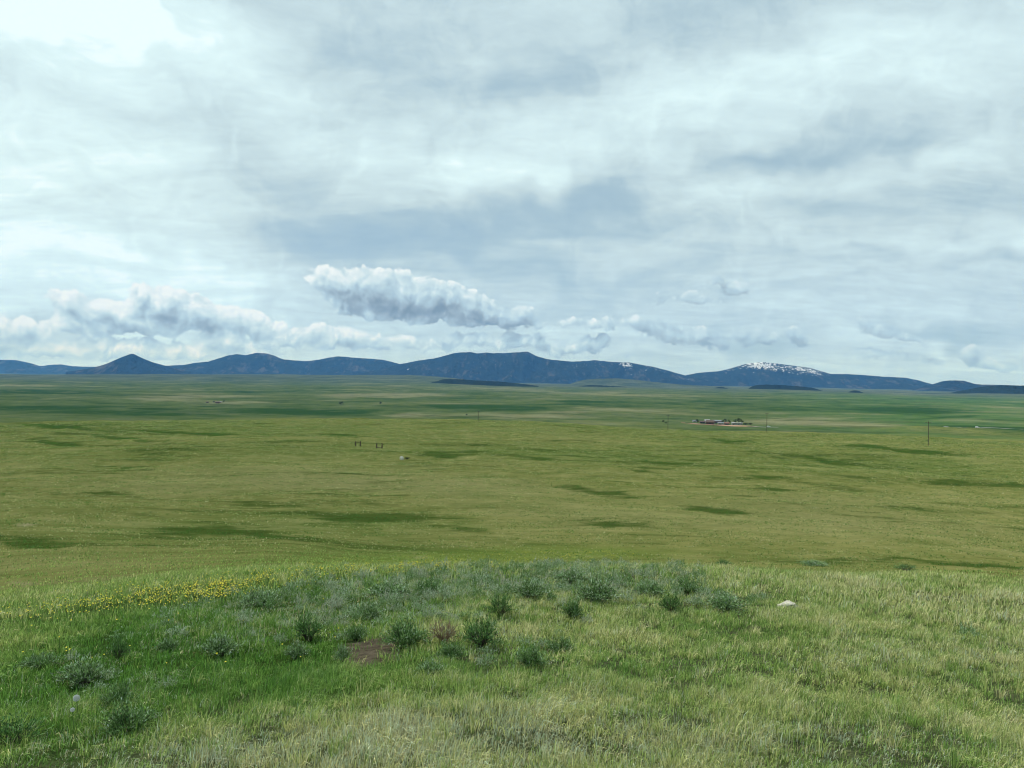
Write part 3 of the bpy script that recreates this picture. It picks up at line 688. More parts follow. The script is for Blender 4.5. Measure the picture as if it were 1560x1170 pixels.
BUSHES = [
    (470, 976, 50, 40, 'dark', 'dark twiggy sagebrush with silver tips, left of the bare brown soil patch'),
    (617, 988, 70, 42, 'leafy', 'fullest bright blue-green sagebrush, directly right of the bare soil patch'),
    (732, 987, 66, 46, 'dark', 'largest dark twiggy shrub, right of the brown dead brush'),
    (676, 982, 52, 42, 'dead', 'brown dead brush between the fullest green sagebrush and the largest dark shrub'),
    (873, 944, 36, 32, 'leafy', 'small round blue-green sagebrush standing alone in open grass'),
    (1022, 934, 42, 30, 'dark', 'dark sagebrush with bare woody stems showing at its foot'),
    (1046, 906, 50, 24, 'leafy', 'rightmost bushy sagebrush of the knoll, just behind the one with bare woody stems'),
    (988, 912, 52, 24, 'low', 'low sagebrush just left of the one with bare woody stems'),
    (908, 918, 70, 34, 'silver', 'wide grey sagebrush behind the small round one'),
    (808, 1019, 50, 36, 'leafy', 'upright green sagebrush in front and right of the largest dark shrub'),
    (853, 994, 42, 22, 'leafy', 'low green sagebrush below the small round one'),
    (335, 1001, 54, 32, 'silver', 'bright silver sagebrush in the vivid green grass left of the dark twiggy one'),
    (180, 1005, 30, 32, 'dark', 'small upright dark sagebrush in the left grass'),
    (127, 1044, 70, 32, 'silver', 'wide silver sagebrush near the left edge, above the dandelion clock'),
    (62, 1020, 44, 22, 'low', 'low green shrub farthest left on the slope'),
    (178, 1079, 46, 34, 'leafy', 'blue-green sagebrush right of the dandelion clock'),
    (196, 1116, 72, 38, 'leafy', 'largest blue-green sagebrush at the lower left'),
    (14, 1140, 80, 42, 'dark', 'brown-stemmed sagebrush cut by the left edge of the photo'),
    (256, 994, 32, 22, 'low', 'small sagebrush between the upright dark one and the bright silver one'),
    (762, 940, 44, 34, 'dark', 'dark sagebrush behind the largest dark shrub'),
    (688, 1004, 42, 26, 'leafy', 'small blue-green sagebrush in front of the brown dead brush'),
    (452, 1004, 38, 24, 'silver', 'pale sagebrush just below the dark twiggy one with silver tips'),
    (543, 976, 36, 24, 'leafy', 'small green sagebrush at the upper edge of the bare soil patch'),
    (522, 1008, 28, 24, 'silver', 'narrow silver sagebrush at the left edge of the bare soil patch'),
    (588, 915, 74, 26, 'low', 'broad low sagebrush at the back of the patch, near the yellow flowers'),
    (652, 908, 50, 24, 'dark', 'dark sagebrush at the back of the patch, right of the broad low one'),
    (560, 946, 56, 26, 'silver', 'grey sagebrush behind the bare soil patch'),
    (1108, 930, 66, 20, 'low', 'low spreading sagebrush in open grass right of the one with bare stems'),
    (655, 1030, 50, 24, 'low', 'low shrub in front of the bare soil patch, lowest in the middle of the slope'),
    (395, 925, 60, 24, 'silver', 'grey sagebrush beside the densest yellow flowers'),
    (870, 893, 60, 24, 'silver', 'topmost grey sagebrush of the patch, on the skyline of the knoll'),
    (805, 912, 56, 28, 'silver', 'grey sagebrush right of the dark one behind the largest dark shrub'),
]
for b_ in BUSHES: bush(*b_)
# the dense low sage between them: nobody could count it
cov_v, cov_f, cov_s, cov_t, cov_r = [], [], [], [], []; off = 0
bank = [bush_meshes(900 + i, 26, 17, (.40, .58, .32, .66)[i], i == 2, False, .8) for i in range(4)]
cx_, cy_, cr_ = sector(15000, 5, 24, R(34))
px, py = project(cx_, cy_, H(cx_, cy_, False))
pr = blobs(px + 30 * fbm(cx_, cy_, 2, 91), py, SAGE) * (1 - np.clip(keep_soil(px, py), 0, 1)) * (1 + 1.6 * fbm(cx_ / .9, cy_ / .9, 2, 92))
sel = np.where((rng.random(len(px)) < np.clip(pr - .08, 0, 1) * .45))[0]
for i in sel:
    _, v, f, sz, tn, r_ = bank[rng.integers(4)]
    sc_ = rng.uniform(.08, .24) * min(1, max(.3, (cr_[i] / 12) ** 1.3)); a_ = rng.uniform(0, 6.28); c, s_ = math.cos(a_), math.sin(a_)
    vv = v @ np.array([[c, s_, 0], [-s_, c, 0], [0, 0, 1]]) * [sc_, sc_, sc_ * rng.uniform(.9, 1.5)] + [cx_[i], cy_[i], float(H(cx_[i], cy_[i])) - .01]
    cov_v.append(vv); cov_f.append(f + off); cov_s.append(sz); cov_t.append(tn + rng.normal(.10, .08)); cov_r.append(r_); off += len(vv)
cover = mesh_np('sagebrush_cover', np.concatenate(cov_v), np.concatenate(cov_f), np.concatenate(cov_s), m_sage, attrs=dict(tone=np.clip(np.concatenate(cov_t), 0, .86), rnd=np.concatenate(cov_r)))
tag(cover, 'low grey-green sage and forbs growing thickly between the bushes on the knoll', 'shrubs', kind='stuff')
print('cover bushes', len(sel))

# ================================================================== rocks, dandelion clocks
def rock(x, y, wpx, hpx, mat, label, lo=4, hi=600, cat='rock', name='rock', group=None):
    P0, r_ = p2g(x, y, lo, hi)
    import bmesh
    bm = bmesh.new(); bmesh.ops.create_icosphere(bm, subdivisions=3, radius=1.0)
    sd_ = random.random() * 50
    for v in bm.verts:
        p = v.co
        k = 1 + .42 * float(noise2(p.x * 1.3 + sd_, p.y * 1.3 + p.z * 1.7, 5)) + .14 * float(noise2(p.x * 4 + sd_, p.y * 4 + p.z * 3, 6))
        v.co = p * k; v.co.z = max(v.co.z, -.5)
    me = bpy.data.meshes.new(name); bm.to_mesh(me); bm.free(); me.materials.append(mat)
    o = bpy.data.objects.new(name, me); col.objects.link(o)
    s_ = wpx / FPX * r_ * .5; h = hpx / FPX * r_
    o.scale = (s_, s_ * .8, h * .75); o.location = P0 + Vector((0, 0, h * .3)); o.rotation_euler = (0, 0, random.uniform(-.4, .4))
    return tag(o, label, cat, group)
m_pale = simple_mat('pale_lichen_rock', (0.43, 0.41, 0.33), .9, .3, 6, bump=.5)
m_drk = simple_mat('dark_lichen_rock', (0.075, 0.072, 0.055), .9, .5, 6, bump=.5)
rock(1199, 927, 32, 9, m_pale, 'pale cream rock lying in the olive grass at the right of the knoll')
bush(1380, 870, 30, 9, 'dark', 'low dark shrub on the knoll skyline, farthest right of the three')
bush(1102, 862, 26, 9, 'dark', 'low dark shrub on the knoll skyline, nearest the sagebrush patch')
bush(1240, 862, 44, 6, 'low', 'flat low shrub on the knoll skyline between two darker ones')
m_seed = simple_mat('seed_fluff', (0.80, 0.82, 0.78), .9, .1, 30)
def clock(x, y, wpx, label):
    P0, r_ = p2g(x, y, 3, 40)
    root = empty('dandelion', P0, 0, label, 'flower')
    rd = wpx / FPX * r_ * .5; h = .17
    m = MB(); m.tube([(0, 0, 0), (.01, 0, h * .5), (0, 0, h)], .0025, 6); m.build('stem', m_fl_leaf, root)
    m = MB()
    for k in range(220):
        v = Vector((rng.normal(), rng.normal(), rng.normal())).normalized(); a_ = v.orthogonal().normalized(); b_ = v.cross(a_)
        c = Vector((0, 0, h)) + v * rd
        for q in range(3):
            e = a_ * math.cos(q * 2.1) + b_ * math.sin(q * 2.1)
            m.add([c - e * rd * .25, c + v * rd * .12 + a_ * rd * .05, c + e * rd * .25, c - v * rd * .06], [(0, 1, 2, 3)])
        m.add([Vector((0, 0, h)), c + a_ * rd * .03, c - a_ * rd * .03], [(0, 1, 2)])
    m.build('seed_head', m_seed, root)
clock(116, 1098, 8, 'larger white dandelion clock in the green grass at lower left')
clock(110, 1118, 5, 'smaller white dandelion clock just below the larger one')

# ================================================================== fence braces, trough stone, poles on the middle slope
m_wood = simple_mat('weathered_wood', (0.070, 0.052, 0.036), .85, .35, 9, bump=.4)
m_wire = simple_mat('galvanised_steel', (0.25, 0.25, 0.24), .5, .2, 9, metallic=.7)
def brace(xa, xb, y, label, low_rail):
    Pa, r1 = p2g(xa, y, 40, 500); Pb, r2 = p2g(xb, y, 40, 500)
    w = (xb - xa) / FPX * r1
    root = empty('fence_brace', Pa, math.atan2(Pb.y - Pa.y, Pb.x - Pa.x) * .3, label, 'fence', 'wooden fence braces on the middle slope')
    hp = 7.5 / FPX * r1
    for q, hx in ((0, hp), (w, hp * 1.05)):
        m = MB(); m.tube([(q, 0, -.3), (q + .02, 0, hx * .5), (q, 0, hx)], .16, 8); m.build('post', m_wood, root)
    m = MB(); z = hp * (.12 if low_rail else .82); m.tube([(0, -.02, z), (w, .02, z + .03)], .08, 7); m.build('rail', m_wood, root)
    m = MB(); m.tube([(0.1, .0, .15), (w - .1, 0, hp * .8)], .012, 5); m.build('brace_wire', m_wire, root)
brace(541.5, 548.7, 680, 'left of the two dark wooden H-shaped fence braces, rail near the top', False)
brace(573.8, 581.8, 683, 'right of the two dark wooden H-shaped fence braces, rail near the ground', True)
rock(612, 700, 6.5, 4.5, simple_mat('whitish_rock', (.62, .60, .55), .9, .15, 4), 'small whitish boulder on the middle slope below the fence braces', 40, 400)
def far_bush(x, y, wpx, hpx, label, name='shrub', lo=40, hi=6000, group=None):
    P0, r_ = p2g(x, y, lo, hi)
    rad = wpx / FPX * r_ * .5; hh = hpx / FPX * r_
    root = empty(name, P0, random.uniform(0, 6), label, 'shrub', group); root.scale = (rad, rad, hh)
    if 'far' not in protos:
        stem, v, f, sz, tn, rn_ = bush_meshes(77, 60, 30, .1, False, True, .9)
        protos['far'] = (mesh_np('foliage', v, f, sz, m_treeleaf, root, attrs=dict(tone=tn, rnd=rn_)), stem.build('stems', m_bark, root))
    else:
        for o in protos['far']:
            c = o.copy(); col.objects.link(c); c.parent = root
m_treeleaf = leaf_material('tree_leaves', [(0.0, (0.022, 0.048, 0.018)), (0.5, (0.045, 0.080, 0.028)), (1.0, (0.09, 0.12, 0.05))], .2)
far_bush(620, 700, 11, 4.5, 'dark low shrub beside the whitish boulder on the middle slope', hi=400)

m_pole = simple_mat('utility_pole_wood', (0.060, 0.048, 0.038), .85, .3, 3)
m_ins = simple_mat('porcelain', (.30, .30, .28), .3, .1, 3)
def pole(x, yb, hpx, label):
    P0, r_ = p2g(x, yb, 250, 3000)
    h = hpx / FPX * r_
    root = empty('utility_pole', P0, R(-28), label, 'utility pole', 'power line poles crossing the prairie')
    m = MB(); m.tube([(0, 0, -.5), (0, 0, h * .5), (0, 0, h)], [.15, .13, .10], 10); m.build('pole', m_pole, root)
    m = MB(); m.box(-1.25, 1.25, .14, .26, h - .75, h - .60); m.build('crossarm', m_pole, root)
    for q in (-1.15, -.45, 1.15):
        m = MB(); m.tube([(q, .2, h - .60), (q, .2, h - .50), (q, .2, h - .42)], [.05, .07, .04], 8); m.build('insulator', m_ins, root)
pole(1414, 679, 33, 'nearest tall utility pole, at the right on the middle slope')
pole(1168, 658, 28, 'utility pole directly right of the distant farm')
pole(1017.5, 655.5, 24, 'utility pole left of the distant farm')
pole(728.5, 643, 17, 'farthest dark utility pole, near the middle of the rise')

# ================================================================== farm and ranch
def H_at(x, y, lo=900, hi=9000): return p2g(x, y, lo, hi)
WALL = dict(red=simple_mat('red_brown_boards', (0.115, 0.062, 0.046), .85, .25, .8), white=simple_mat('white_boards', (.30, .29, .26), .9, .08, .8), tan=simple_mat('tan_boards', (.36, .27, .19), .8, .15, .8), grey=simple_mat('grey_metal_siding', (.36, .38, .38), .6, .12, .6), dark=simple_mat('dark_boards', (.055, .042, .036), .85, .3, .8))
ROOF = dict(grey=simple_mat('galvanised_roof', (.20, .22, .23), .9, .12, .5), white=simple_mat('white_metal_roof', (.34, .34, .31), .9, .06, .5), brown=simple_mat('brown_shingles', (.10, .062, .046), .85, .25, .8), rust=simple_mat('rusty_roof', (.26, .12, .075), .7, .3, .4))
m_pane = simple_mat('window_glass', (.03, .04, .05), .1, .1, 1)
m_door = simple_mat('dark_door', (.05, .04, .035), .7, .2, 1)
def house(name, x, y, w, d, hw, hr, wall, roof, label, cat, rz=0.0, nwin=2, big_door=False):
    P0, r_ = H_at(x, y)
    root = empty(name, P0, rz + math.atan2(-P0.x, P0.y) * .6, label, cat)
    m = MB()
    m.box(-w / 2, w / 2, -d / 2, d / 2, -1.5, hw); m.add([(-w / 2, -d / 2, hw), (-w / 2, d / 2, hw), (-w / 2, 0, hw + hr)], [(0, 2, 1)]); m.add([(w / 2, -d / 2, hw), (w / 2, d / 2, hw), (w / 2, 0, hw + hr)], [(0, 1, 2)])
    m.build('wall', WALL[wall], root)
    m = MB(); o = .45; tk = .18; sl = hr / (d / 2)
    for s_ in (-1, 1):
        y0, z0 = s_ * (d / 2 + o), hw - o * sl
        m.add([(-w / 2 - o, y0, z0 + .02), (w / 2 + o, y0, z0 + .02), (w / 2 + o, 0, hw + hr + .02), (-w / 2 - o, 0, hw + hr + .02),
               (-w / 2 - o, y0, z0 + tk), (w / 2 + o, y0, z0 + tk), (w / 2 + o, 0, hw + hr + tk), (-w / 2 - o, 0, hw + hr + tk)],
              [(0, 1, 2, 3), (7, 6, 5, 4), (0, 4, 5, 1), (1, 5, 6, 2), (3, 7, 4, 0)] if s_ < 0 else [(3, 2, 1, 0), (4, 5, 6, 7), (1, 5, 4, 0), (2, 6, 5, 1), (0, 4, 7, 3)])
    m.build('roof', ROOF[roof], root)
    dw, dh = (3.6, 3.4) if big_door else (1.0, 2.1)
    m = MB(); m.box(-dw / 2, dw / 2, -d / 2 - .07, -d / 2 + .02, 0, min(dh, hw - .2)); m.build('door', m_door, root)
    for k in range(nwin):
        q = (k + .5) / nwin * w - w / 2
        if abs(q) < dw / 2 + .8: q += 1.9
        m = MB(); m.box(q - .6, q + .6, -d / 2 - .05, -d / 2 + .02, 1.0, min(2.2, hw - .3)); m.build('window', m_pane, root)
    return root
# ground of the farm: bare tan yard and lane
def ribbon(name, pts, widths, mat, label, lift=.35, lo=900):
    vs, fs = [], []
    P_ = []
    for (x, y) in pts: P_.append(H_at(x, y, lo)[0])
    Q, W_ = [], []
    for i in range(len(P_) - 1):
        for k in range(6):
            Q.append(P_[i].lerp(P_[i + 1], k / 6)); W_.append(widths[i] + (widths[i + 1] - widths[i]) * k / 6)
    Q.append(P_[-1]); W_.append(widths[-1])
    for i, p in enumerate(Q):
        d_ = (Q[min(i + 1, len(Q) - 1)] - Q[max(i - 1, 0)]); d_.z = 0; d_.normalize(); nrm = Vector((-d_.y, d_.x, 0))
        for s_ in (-1, -.5, 0, .5, 1):
            q = p + nrm * s_ * W_[i] * .5 * (1 + .25 * float(noise2(i * .7, s_ * 3 + 5, 3)))
            vs.append((q.x, q.y, float(H(q.x, q.y)) + lift))
    for i in range(len(Q) - 1):
        for k in range(4): fs.append((i * 5 + k, i * 5 + k + 1, (i + 1) * 5 + k + 1, (i + 1) * 5 + k))
    m = MB(); m.add(vs, fs); o = m.build(name, mat, smooth=True); tag(o, label, kind='structure'); return o
m_dirt = simple_mat('bare_tan_earth', (.30, .165, .09), .95, .25, .05)
m_gravel = simple_mat('pale_gravel', (.26, .27, .22), .95, .2, .05)
ribbon('farmyard', [(1040, 644), (1056, 645.4), (1085, 647.6), (1110, 649), (1132, 648.6), (1150, 650)], [6, 22, 36, 32, 24, 14], m_dirt, 'bare tan earth yard in front of the farm')
ribbon('road', [(1148, 650.2), (1168, 651), (1186, 651.2)], [10, 8, 8], m_gravel, 'pale farm lane')
ribbon('road', [(1440, 650), (1470, 651.3), (1500, 652), (1530, 653), (1575, 654), (1640, 655)], [7, 9, 9, 9, 9, 9], m_gravel, 'pale gravel road at the right')
FARM = [
    ('shed', 1058, 643, 7, 5, 2.6, 1.2, 'grey', 'grey', 'small grey shed at the left end of the farm', 'shed', .1, 1, False),
    ('cabin', 1070, 645, 9, 6, 2.8, 1.6, 'dark', 'brown', 'small dark brown cabin left of the white roofed house', 'cabin', 0, 2, False),
    ('house', 1077, 644, 9, 8, 3.6, 2.6, 'tan', 'white', 'tan farmhouse with a bright white roof', 'house', .2, 2, False),
    ('barn', 1082, 646.5, 13, 10, 4.0, 3.0, 'red', 'brown', 'red-brown barn in front of the white roofed house', 'barn', -.15, 0, True),
    ('machine_shed', 1092, 644.5, 15, 9, 3.6, 1.8, 'red', 'grey', 'long shed with a pale grey metal roof in the middle of the farm', 'shed', 0, 1, True),
    ('shed', 1098, 647, 10, 6, 2.8, 1.4, 'tan', 'grey', 'low tan shed in front of the long grey roofed shed', 'shed', 0, 2, False),
    ('shed', 1107, 647, 8, 6, 2.6, 1.5, 'dark', 'rust', 'small dark shed with a rusty roof among the farm trees', 'shed', .2, 1, False),
    ('cottage', 1117, 647, 5.5, 5, 3.0, 1.4, 'white', 'white', 'tiny white cottage left of the long white trailer', 'cottage', 0, 1, False),
    ('trailer_home', 1125, 647, 13, 4.5, 2.9, .5, 'white', 'white', 'long low white trailer home in front of the dark trees', 'trailer home', 0, 3, False),
]
for f_ in FARM: house(*f_)
RANCH = [
    ('shed', 336, 613.5, 5.5, 5, 2.4, 1.2, 'tan', 'grey', 'tan shed of the far left ranch, right of the dark barn', 'shed', 0, 1, False),
    ('barn', 331.5, 614.5, 10, 8, 3.2, 1.6, 'dark', 'brown', 'dark barn of the far left ranch', 'barn', 0, 1, True),
    ('shed', 316, 613.5, 6, 4, 2.0, .9, 'dark', 'brown', 'low dark shed at the left end of the far left ranch', 'shed', 0, 1, False),
]
for f_ in RANCH: house(*f_)
# trees
def tree_mesh(seed, nl):
    g = np.random.default_rng(seed)
    m = MB(); m.tube([(0, 0, -.4), (.02, 0, .18), (.0, .03, .45)], [.05, .036, .02], 7)
    cl = []
    for k in range(11):
        a_ = g.uniform(0, 6.28); rr = g.uniform(.1, .42); z = g.uniform(.32, .86); c = (math.cos(a_) * rr * (1.1 - abs(z - .55)), math.sin(a_) * rr * (1.1 - abs(z - .55)), z)
        m.tube([(0, 0, .2), (c[0] * .5, c[1] * .5, c[2] * .6), c], [.02, .012, .004], 4); cl.append(c + (g.uniform(.13, .24),))
    vs, tn = [], []
    for k in range(nl):
        c = cl[g.integers(len(cl))]; v = g.normal(0, 1, 3); v /= np.linalg.norm(v); p = np.array(c[:3]) + v * c[3] * g.uniform(.5, 1.05) * [1, 1, .8]
        a_ = g.normal(0, 1, 3); a_ /= np.linalg.norm(a_); b_ = np.cross(a_, g.normal(0, 1, 3)); b_ /= np.linalg.norm(b_); s_ = g.uniform(.02, .045)
        vs += [p - a_ * s_, p + b_ * s_ * .6, p + a_ * s_, p - b_ * s_ * .6]; tn += [g.uniform(0, .8)] * 4
    return m, np.array(vs), np.array(tn)
def tree(x, y, wpx, hpx, label, group, lo=900, hi=9000, kind=0):
    P0, r_ = p2g(x, y, lo, hi); h = hpx / FPX * r_; w = wpx / FPX * r_
    root = empty('tree', P0, random.uniform(0, 6), label, 'tree', group); root.scale = (w, w, h)
    key = ('tree', kind)
    if key not in protos:
        m, v, tn = tree_mesh(300 + kind, 900)
        n = len(v) // 4
        cr = mesh_np('crown', v, np.arange(n * 4), np.full(n, 4), m_treeleaf, root, attrs=dict(tone=tn, rnd=np.repeat(rng.random(n), 4)))
        protos[key] = (cr, m.build('trunk', m_bark, root))
    else:
        for o in protos[key]:
            c = o.copy(); col.objects.link(c); c.parent = root
    return root
GT = 'trees around the distant farm'
for i, (x, y, w, h, lb) in enumerate([
    (1063, 644, 6, 6, 'dark tree between the small grey shed and the dark cabin'), (1101, 645, 5, 6, 'tree just right of the long grey roofed shed'), (1105, 644.5, 5, 6.5, 'tree behind the rusty roofed shed'),
    (1111, 645, 5, 6, 'tree between the rusty roofed shed and the white cottage'), (1120, 645, 6, 6.5, 'leftmost dark tree behind the white trailer home'), (1125, 644.5, 7, 7.5, 'tallest dark tree, behind the middle of the trailer home'), (1130, 645.5, 7, 7, 'dark tree behind the right end of the trailer home'),
    (1010.5, 643.5, 5, 4, 'left of the two lone trees west of the farm'), (1014.5, 646, 4.5, 3.6, 'right of the two lone trees west of the farm, beside the utility pole')]):
    tree(x, y, w, h, lb, GT, kind=i % 3)
for i, (x, w, lb) in enumerate([(1136, 9, 'round dark shrub right of the trailer home'), (1143, 8, 'rightmost dark shrub of the farm')]):
    far_bush(x, 647, w, 3, lb, lo=900, hi=4000, group=GT)
for i, (x, y, w, h, lb) in enumerate([(326, 614, 4, 3.5, 'tree between the leftmost shed and the dark barn of the far left ranch'), (341, 613, 4, 3.5, 'tree at the right end of the far left ranch'), (519.5, 618, 8, 6.5, 'lone dark tree in the deep green valley, left of centre'), (579, 616, 6, 4.5, 'smaller lone tree in the valley right of the lone dark one'), (711, 633, 4, 3, 'tiny tree in the valley near the far utility pole')]):
    tree(x, y, w, h, lb, 'scattered trees in the valley', lo=1100, kind=i % 3)
# vehicles
m_wpaint = simple_mat('white_paint', (.80, .80, .78), .3, .03, 1); m_tyre = simple_mat('tyre_rubber', (.02, .02, .02), .8, .1, 5)
def car(x, y, label, ln=5.6, hi_=2.2, rz=0.0):
    P0, r_ = H_at(x, y); P0.z += .45
    root = empty('truck', P0, rz, label, 'truck')
    import bmesh
    m = MB(); m.add([(-ln / 2, -1, .45), (ln / 2, -1, .45), (ln / 2, 1, .45), (-ln / 2, 1, .45), (-ln / 2, -1, 1.15), (ln / 2, -1, 1.1), (ln / 2, 1, 1.1), (-ln / 2, 1, 1.15)], [(0, 3, 2, 1), (4, 5, 6, 7), (0, 1, 5, 4), (1, 2, 6, 5), (2, 3, 7, 6), (3, 0, 4, 7)])
    m.add([(-ln / 2, -.98, 1.152), (ln * .22, -.98, 1.142), (ln * .22, .98, 1.142), (-ln / 2, .98, 1.152), (-ln / 2 + .1, -.9, hi_), (ln * .1, -.9, hi_), (ln * .1, .9, hi_), (-ln / 2 + .1, .9, hi_)], [(4, 5, 6, 7), (0, 1, 5, 4), (1, 2, 6, 5), (2, 3, 7, 6), (3, 0, 4, 7)])
    m.build('body', m_wpaint, root, bevel=.06)
    for s_ in (-1, 1):
        m = MB(); y0 = s_ * .97; m.box(-ln * .05, ln * .1, min(y0, y0 - s_ * .05), max(y0, y0 - s_ * .05), 1.3, hi_ - .25); m.build('window', m_pane, root)
        for q in (-ln * .3, ln * .32):
            m = MB(); m.tube([(q, s_ * .75, .38), (q, s_ * 1.03, .38)], .38, 14); m.build('wheel', m_tyre, root)
car(1489, 652.2, 'white truck driving on the pale gravel road at the right', rz=.1)
car(1171, 651.4, 'white truck parked at the end of the farm lane beside the utility pole', rz=-.2)
#@@END@@
# ================================================================== air
mh, t, out = material('clear_air')
pv = t.new('ShaderNodeVolumePrincipled')
pv.inputs['Color'].default_value = (0.13, 0.42, 1.0, 1)
pv.inputs['Absorption Color'].default_value = (1, 1, 1, 1)
pv.inputs['Density'].default_value = 2.5e-5
pv.inputs['Anisotropy'].default_value = 0.0
t.l.new(pv.outputs[0], out.inputs['Volume'])
hb = MB(); hb.box(-40000, 40000, -40000, 40000, -420, 900)
haze = hb.build('haze', mh); tag(haze, kind='stuff', label='thin blue air over the whole prairie')

# ================================================================== sky
SUN_AZ, SUN_EL = R(-30), R(46)
world = bpy.data.worlds.new('World'); scn.world = world; world.use_nodes = True
t = NT(world.node_tree); t.n.clear(); NT.dims = '2D'
wout = t.new('ShaderNodeOutputWorld'); bg = t.new('ShaderNodeBackground')
sky = t.new('ShaderNodeTexSky', sky_type='NISHITA'); sky.sun_disc = False
sky.sun_elevation = SUN_EL; sky.sun_rotation = SUN_AZ; sky.altitude = 1200; sky.air_density = 1.0; sky.dust_density = 1.0; sky.ozone_density = 1.5
dirv = t.new('ShaderNodeTexCoord').outputs['Generated']
sep = t.new('ShaderNodeSeparateXYZ'); t.put(sep.inputs[0], dirv)
az_ = t.math('ARCTAN2', sep.outputs[0], sep.outputs[1]); el_ = t.math('ARCSINE', sep.outputs[2])
UN = 12.01                                   # one unit = about 100 photo pixels, as an angle
cmb = t.new('ShaderNodeCombineXYZ'); t.put(cmb.inputs[0], t.math('MULTIPLY', az_, UN)); t.put(cmb.inputs[1], t.math('MULTIPLY', el_, UN))
P = cmb.outputs[0]
def sp(x, y):
    a, e = azel(x, y); return a * UN, e * UN
ANGS = (-30, -12, -5, 0, 5, 10, 18, 28)
def rotated(t, vec):
    """the same position turned by a few fixed angles, shared by all lobes"""
    d = {0: vec}
    for a in ANGS:
        if a:
            c, s_ = math.cos(R(-a)), math.sin(R(-a))
            k = t.new('ShaderNodeCombineXYZ')
            t.put(k.inputs[0], t.vmath('DOT_PRODUCT', vec, (c, s_, 0), out=1)); t.put(k.inputs[1], t.vmath('DOT_PRODUCT', vec, (-s_, c, 0), out=1))
            d[a] = k.outputs[0]
    return d
def blob_node(t, rot, x, y, rx, ry, ang):
    a = min(ANGS, key=lambda q: abs(q - ang)); c, s_ = math.cos(R(-a)), math.sin(R(-a))
    cx, cy = sp(x, y); k = math.cos(azel(x, 585)[0])
    u, v = c * cx + s_ * cy, -s_ * cx + c * cy
    sx, sy = 100 / (rx * k), 100 / ry
    nd = t.new('ShaderNodeVectorMath', operation='MULTIPLY_ADD')
    t.put(nd.inputs[0], rot[a]); nd.inputs[1].default_value = (sx, sy, 0); nd.inputs[2].default_value = (-u * sx, -v * sy, 0)
    return t.vmath('LENGTH', nd.outputs[0], out=1)
# ---- high veil
def warp(t, v, scale, det, ax, ay):          # offset a position by two noises
    a1 = t.math('MULTIPLY', t.math('SUBTRACT', t.noise(v, scale, det, 0.55), .5), ax)
    a2 = t.math('MULTIPLY', t.math('SUBTRACT', t.noise(t.vmath('ADD', v, (7.3, 2.9, 1.7)), scale, det, 0.55), .5), ay)
    c = t.new('ShaderNodeCombineXYZ'); t.put(c.inputs[0], a1); t.put(c.inputs[1], a2)
    return t.vmath('ADD', v, c.outputs[0])
Pw = warp(t, P, 0.55, 3, 2.6, 1.1)
HIGH = [(1430, 508, 150, 14, 3, -.30), (1330, 395, 60, 9, 0, -.12), (1500, 425, 160, 12, 0, .07), (1150, 520, 170, 16, 2, -.16), (1480, 535, 160, 9, 0, .12), (1050, 545, 200, 8, 0, .12), (700, 545, 260, 10, 0, .10), (100, 545, 200, 12, 0, -.10), (500, 545, 120, 8, 0, .10),  # x, y, half-width, half-height, tilt(clockwise), amount
    (-60, 260, 520, 330, 0, .38), (60, -20, 380, 110, 0, .34), (130, 8, 200, 56, 0, .5), (450, 180, 230, 100, 10, .16), (1000, 170, 420, 105, -12, .22), (700, 280, 190, 60, -12, .25), (1200, 120, 420, 100, -4, .15),
    (1420, 60, 300, 80, 0, .10), (1100, 310, 190, 50, 10, .20), (1390, 245, 200, 32, -3, .22), (1500, 375, 240, 26, -8, .18), (860, 375, 170, 24, 0, .12), (200, 420, 330, 60, 0, .22),
    (440, 55, 210, 60, 8, -0.144), (640, 60, 190, 55, 4, -0.101), (795, 145, 90, 30, -30, -0.187), (840, 100, 120, 30, -25, -0.086), (760, 335, 330, 66, -5, -0.270), (560, 375, 250, 50, -8, -0.230), (900, 300, 190, 24, -6, -0.288), (430, 250, 170, 60, 20, -0.173), (1180, 240, 140, 28, -10, -0.245), (1400, 205, 150, 25, 5, -0.180), (1250, 330, 330, 35, 0, -0.072),
    (1480, 402, 190, 16, 0, -0.216), (1290, 438, 90, 8, 0, -0.130), (1100, 20, 300, 40, 0, -0.086), (20, 120, 300, 26, 8, -0.072), (700, 400, 330, 40, 0, -0.144), (960, 420, 200, 40, 0, -0.072), (300, 530, 560, 44, 0, .10), (1200, 500, 500, 60, 0, .06), (-80, 520, 260, 30, 0, -0.216)]
B = None; PR = rotated(t, Pw)
for (x, y, rx, ry, an, amt) in HIGH:
    ln = blob_node(t, PR, x, y, rx, ry, an)
    w = t.rng(ln, 1.35, 0.0, 0, amt, smooth=True)
    B = w if B is None else t.math('ADD', B, w)
# wisps, foreshortened towards the horizon like a flat high layer
zc = t.math('MAXIMUM', t.math('ADD', sep.outputs[2], 0.13), 0.05)
dv = t.new('ShaderNodeVectorMath', operation='DIVIDE'); t.put(dv.inputs[0], dirv)
cz = t.new('ShaderNodeCombineXYZ'); [t.put(cz.inputs[i], zc) for i in range(3)]; t.l.new(cz.outputs[0], dv.inputs[1])
plane = dv.outputs[0]
s1 = t.noise(t.mapping(plane, rot=(0, 0, R(35)), scale=(1, 1.8, 0)), 0.9, 7, 0.60, 0.6)
s2 = t.noise(t.mapping(plane, rot=(0, 0, R(-12)), scale=(1, 2.0, 0)), 3.4, 6, 0.64, 0.0)
s3 = t.noise(Pw, 1.1, 5, 0.55, 0.6)
s4 = t.noise(t.mapping(Pw, rot=(0, 0, R(-10)), scale=(.55, 1.5, 0)), 2.6, 7, 0.68)
